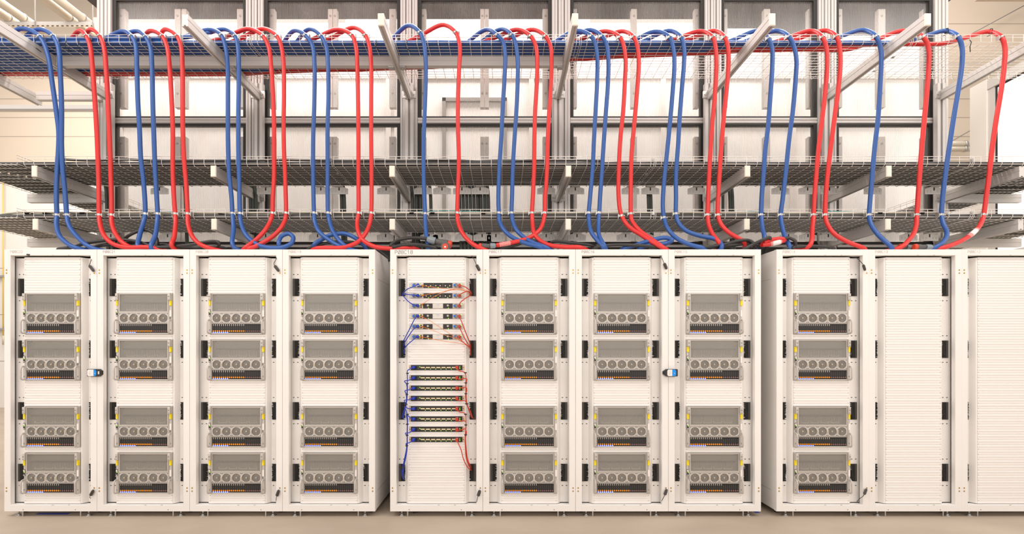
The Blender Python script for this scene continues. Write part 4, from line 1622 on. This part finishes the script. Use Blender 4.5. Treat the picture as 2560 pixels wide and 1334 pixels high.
# ------------------------------------------------------------------ hanging connector leads
LEADS = [
 (22, 'top', [(228, 646), (227.5, 651), (223.5, 662)], (222.8, 663), (235, 678)),
 (20, 'top', [(691.5, 641), (690, 648), (685, 658), (686, 662)], (686, 663), (697.5, 678)),
 (18, 'top', [(1180, 640), (1185, 648), (1191, 661)], (1191, 661), (1199, 676.5)),
 (16, 'top', [(1650, 639), (1655, 645), (1660, 657)], (1660.5, 657), (1667, 672.5)),
 (14, 'top', [(2130, 642), (2142, 645), (2151, 653), (2158, 661)], (2158, 661), (2163, 676)),
 (22, 'bottom', [(227.5, 1246), (224.5, 1242), (225.5, 1238.6)], (225.5, 1238.5), (233.6, 1224)),
 (20, 'bottom', [(690, 1252), (690.5, 1246), (691.5, 1240)], (691.5, 1240), (697.2, 1224)),
 (18, 'bottom', [(1191.5, 1256), (1192.5, 1249), (1195, 1240)], (1195, 1240), (1199.8, 1224.5)),
 (16, 'bottom', [(1654, 1252), (1657, 1246), (1662, 1237)], (1662, 1237), (1667, 1222)),
 (14, 'bottom', [(2142, 1253), (2150, 1245), (2156, 1241), (2160.5, 1235.5)], (2160.5, 1235.5), (2166.5, 1221)),
]
for (num, wh, wire, ca, cb_) in LEADS:
    d = 4.385
    P = [W(px, py, d + (.03 if j == 0 else 0)) for j, (px, py) in enumerate(wire)]
    A, B = W(*ca, d), W(*cb_, d)
    o = MB().tube(spline(P + [A], 5), .0024, 'plastic_black', 6).obj('connector_lead')
    tag(o, 'black connector on a thin lead at the %s of the rack marked P08C%d' % ('head' if wh == 'top' else 'foot', num), 'connector', 'black connector leads on the racks')
    dv = (B - A)
    b = MB()
    b.tube([A, A + dv * .08, A + dv * .12, A + dv * .85, A + dv * .9, B], .01, 'plastic_char', 4, True, [.005, .0105, .0135, .0125, .009, .008])
    b.obj('connector', o)

# handheld-like latch units across two racks
for (px0, px1, flip, lab) in ((222.5, 256.5, False, 'black latch unit with white and blue label between racks P08C22 and P08C21'),
                              (1659.5, 1691.5, True, 'black latch unit with white and blue label between racks P08C16 and P08C15')):
    c = W((px0 + px1) / 2, 931, 4.39)
    t = thing('latch_unit', lab, 'lock', c, 'latch units on the rack fronts')
    w2, h2 = .058, .031
    sg = -1 if flip else 1
    prof = [(-w2 + .004, -h2), (w2 - .022, -h2), (w2, -h2 + .016), (w2, h2 - .016), (w2 - .022, h2), (-w2 + .004, h2), (-w2, h2 - .006), (-w2, -h2 + .006)]
    pr = [(sg * 1 * x, z) for x, z in prof]
    b = MB()
    b.prism(pr, 'y', -.022, .0095, 'plastic_black')
    if flip:
        b.box(-.066, -.057, -.016, .006, -.012, .012, 'plastic_black')
    b.obj('body', t)
    b = MB()
    lw = [(-.055, -.020), (-.046, -.028), (-.002, -.028), (-.002, .028), (-.046, .028), (-.055, .020)]
    rb = [(-.002, -.028), (.010, -.028), (.022, -.016), (.022, .016), (.010, .028), (-.002, .028)]
    if flip:
        lw = [(-.016, -.018), (-.008, -.028), (.026, -.028), (.026, .028), (-.008, .028), (-.016, .018)]
        lw = [(x - .016, z) for x, z in lw]
        rb = [(.010, -.028), (.034, -.028), (.043, -.018), (.043, .018), (.034, .028), (.010, .028)]
    b.prism(lw, 'y', -.0232, -.022, 'label_white')
    x0 = min(x for x, z in lw)
    for (dx, dz, ln_) in ((.014, .004, .010), (.026, .004, .006), (.020, .012, .005), (.012, -.008, .018), (.014, -.013, .012)):
        b.box(x0 + dx, x0 + dx + ln_, -.0236, -.0232, dz, dz + .0018, 'screw_grey')
    b.obj('white_label', t)
    b = MB()
    b.prism(rb, 'y', -.0232, -.022, 'sticker_blue')
    xm = sum(x for x, z in rb) / len(rb)
    b.cyl((xm, -.0232, -.004), (xm, -.0238, -.004), .003, 'label_white', 8)
    b.obj('blue_label', t)
    if not flip:
        b = MB()
        b.box(.036, .048, -.0235, -.021, -.012, .013, 'switch_panel')
        b.obj('button', t)

# bits around
c = W(70, 636.5, 4.395)
b = MB()
b.prism([(c.x - .012, c.z + .004), (c.x - .006, c.z + .008), (c.x + .012, c.z + .006), (c.x + .012, c.z - .002), (c.x + .006, c.z - .009), (c.x - .008, c.z - .005)], 'y', -.009, 0, 'plastic_char')
tag(b.obj('magnet_clip'), 'small dark clip stuck on the header of the rack marked P08C22', 'clip')
b = MB().box(-4.08, -3.80, .06, .10, .0004, .0014, 'tape_blue')
tag(b.obj('floor_tape'), 'strip of blue tape on the floor under the rack marked P08C22', 'tape')
b = MB().box(2.235, 2.275, .10, .15, .0004, .0014, 'tape_blue')
tag(b.obj('floor_tape'), 'scrap of blue tape on the floor in the gap before P08C14', 'tape')
b = MB()
P = [(-.78, .08, .012), (-.74, .10, .016), (-.70, .12, .014), (-.66, .13, .012)]
b.tube(spline(P, 4), .008, 'plastic_black', 6)
tag(b.obj('cable_offcut'), 'black cable offcut on the floor under the rack marked P08C18', 'cable')

# ------------------------------------------------------------------ far end of the hall
# yellow pipe on the far wall with brackets
xp = (8 - VX) * (WALLY - .08 - CY) / F
dp = WALLY - .08 - CY
b = MB().cyl((xp, WALLY - .08, CZ + (VY - 838) * dp / F), (xp, WALLY - .08, 5.75), .013, 'pipe_yellow', 12)
t = b.obj('gas_pipe')
tag(t, 'thin yellow pipe running down the far white wall', 'pipe')
for py in (690, 822):
    z = CZ + (VY - py) * dp / F
    MB().box(xp - .30, xp + .05, WALLY - .10, WALLY - .004, z - .02, z + .02, 'zinc').obj('pipe_bracket', t)
z = CZ + (VY - 838) * dp / F
MB().cyl((xp, WALLY - .08, z - .22), (xp, WALLY - .08, z), .016, 'pipe_cream', 10, .024).obj('pipe_end', t)

# ceiling pipes at the P08C22 end on a perforated channel
dch = 7.8
for k, (px, nm) in enumerate(((20, 'outermost'), (58, 'second'), (172, 'third'), (205, 'innermost'))):
    x = (px - VX) * dch / F
    z = CZ + (VY - 45) * dch / F
    b = MB().cyl((x, 1.2, z), (x, WALLY - .01, z), .062, 'pipe_cream', 16)
    o = b.obj('ceiling_pipe')
    tag(o, 'pale pipe under the roof beyond rack P08C22, %s of four' % nm, 'pipe', 'pipes under the roof')
    q = MB()
    q.tube([(x + .066 * math.cos(2 * PI * j / 16), dch + CY, z + .066 * math.sin(2 * PI * j / 16)) for j in range(17)], .008, 'alu_dark', 6, False)
    q.obj('pipe_ring', o)
z = CZ + (VY - 56) * dch / F
xa, xb = (-80 - VX) * dch / F, (262 - VX) * dch / F
b = MB()
zt = CZ + (VY - 45) * dch / F - .066
b.box(xa, xb, dch + CY - .02, dch + CY + .02, zt - .05, zt, 'alu')
b.box(xa, xb, dch + CY - .021, dch + CY - .018, zt - .085, zt - .05, 'wall_beige')
k = 0
x = xa + .02
while x < xb:
    b.box(x, x + .035, dch + CY - .0235, dch + CY - .021, zt - .074, zt - .060, 'plastic_char')
    x += .075
t = b.obj('support_channel')
tag(t, 'perforated steel channel carrying the roof pipes beyond rack P08C22', 'channel')
for px in (92, 236):
    x = (px - VX) * dch / F
    MB().cyl((x, dch + CY - .03, zt - .08), (x, dch + CY - .03, 9.4), .009, 'alu', 8).obj('hanging_rod', t)
b = MB()
d2 = 7.0
xa, xb = (-80 - VX) * d2 / F, (258 - VX) * d2 / F
zz = CZ + (VY - 271) * d2 / F
b.box(xa, xb, d2 + CY - .03, d2 + CY + .03, zz - .035, zz + .035, 'alu')
b.box(xa, xb, d2 + CY - .034, d2 + CY - .03, zz - .035, zz - .02, 'alu_dark')
tag(b.obj('steel_rail'), 'long steel rail crossing behind the corner post at the P08C22 end', 'rail')
# slim wall cables
for (pa, pb, d, lab) in (((2560, 14), (2430, 84), 11.9, 'upper'), ((2440, 318), (2356, 366), 11.9, 'lower')):
    o = MB().tube([W(*pa, d), W(*pb, d)], .010, 'alu_dark', 6).obj('wall_cable')
    tag(o, '%s thin slanting cable on the beige wall beyond the P08C12 end' % lab, 'cable', 'slanting wall cables')
# lagged pipes low on the far wall at the P08C12 end
for (py, r, nm) in ((361, .07, 'upper'), (373, .06, 'lower')):
    A, B = W(2340, py, 11.6), W(2470, py - 1, 11.6)
    o = MB().cyl(A, B, r, 'pipe_cream', 14).obj('wall_pipe')
    tag(o, '%s lagged pipe along the beige wall beyond the P08C12 end' % nm, 'pipe', 'lagged pipes on the far wall')
    q = MB()
    for s in (.55, .75):
        p = A.lerp(B, s)
        q.cyl((p.x - .03, p.y, p.z), (p.x + .03, p.y, p.z), r + .008, 'zinc', 14)
    q.obj('pipe_band', o)
# roof trim over the far corner
A = W(2436, 4, 10.5)
o = MB().box(A.x, A.x + 3, A.y - .06, A.y, A.z, A.z + .5, 'wall_beige')
o.box(A.x, A.x + 3, A.y - .065, A.y - .06, A.z, A.z + .03, 'alu_dark')
tag(o.obj('roof_unit'), 'pale box unit hanging under the roof beyond the P08C12 end', 'air unit')

# bright side enclosure beyond the P08C12 end
XE = 7.65
zt_ = 5.5
b = MB()
b.box(XE, XE + .10, -.5, 3.6, 0, zt_ + .12, 'wall_white')
struct(b.obj('wall_side'))
mat('lit_window', (.9, .88, .85), .4, 0, (1, .96, .92), .75)
b = MB().box(XE - .006, XE - .001, -.5, 3.48, 0, zt_ - .05, 'lit_window')
struct(b.obj('window_13'))
b = MB()
b.box(XE - .06, XE + .10, 3.6, 3.88, 0, zt_ + .14, 'wall_pale')
b.box(XE - .05, XE, -.5, 3.6, zt_ - .02, zt_ + .12, 'alu')
b.box(XE - .03, XE - .001, 3.50, 3.6, 0, zt_ - .02, 'alu')
for yy in (-.5, .5, 1.5, 2.5):
    b.box(XE - .02, XE - .006, yy - .03, yy + .03, 0, zt_ - .05, 'alu')
b.box(XE - .03, XE - .006, -.5, 3.5, 0, 1.1, 'alu')
b.box(XE - .02, XE - .006, -.5, 3.5, 2.85, 2.91, 'alu')
b.box(XE - .012, XE - .001, 3.47, 3.50, 0, zt_ - .05, 'gasket')
b.box(XE - .012, XE - .001, -.5, 3.50, zt_ - .05, zt_ - .02, 'gasket')
struct(b.obj('trim_40'))

# lamps over the hot aisle
for k, (pa, pb, nm) in enumerate(((255, 440, 'first'), (478, 610, 'second'), (690, 872, 'third'), (1470, 1742, 'fourth'), (1805, 1925, 'fifth'))):
    d = 6.7
    x0, x1 = (pa - VX) * d / F, (pb - VX) * d / F
    z = 5.60
    t = thing('ceiling_light', 'bright lamp over the aisle behind the ribbed panes, %s from the P08C22 end' % nm, 'lamp', ((x0 + x1) / 2, 2.3, z), 'lamps over the aisle')
    h = (x1 - x0) / 2
    MB().box(-h, h, -.14, .14, .02, .09, 'bracket_white').obj('housing', t)
    MB().box(-h + .01, h - .01, -.13, .13, -.05, .02, 'lamp_glow').obj('diffuser', t)
    MB().cyl((-h * .6, 0, .09), (-h * .6, 0, 3.6), .008, 'alu', 6).obj('hanging_wire', t)
    MB().cyl((h * .6, 0, .09), (h * .6, 0, 3.6), .008, 'alu', 6).obj('hanging_wire', t)
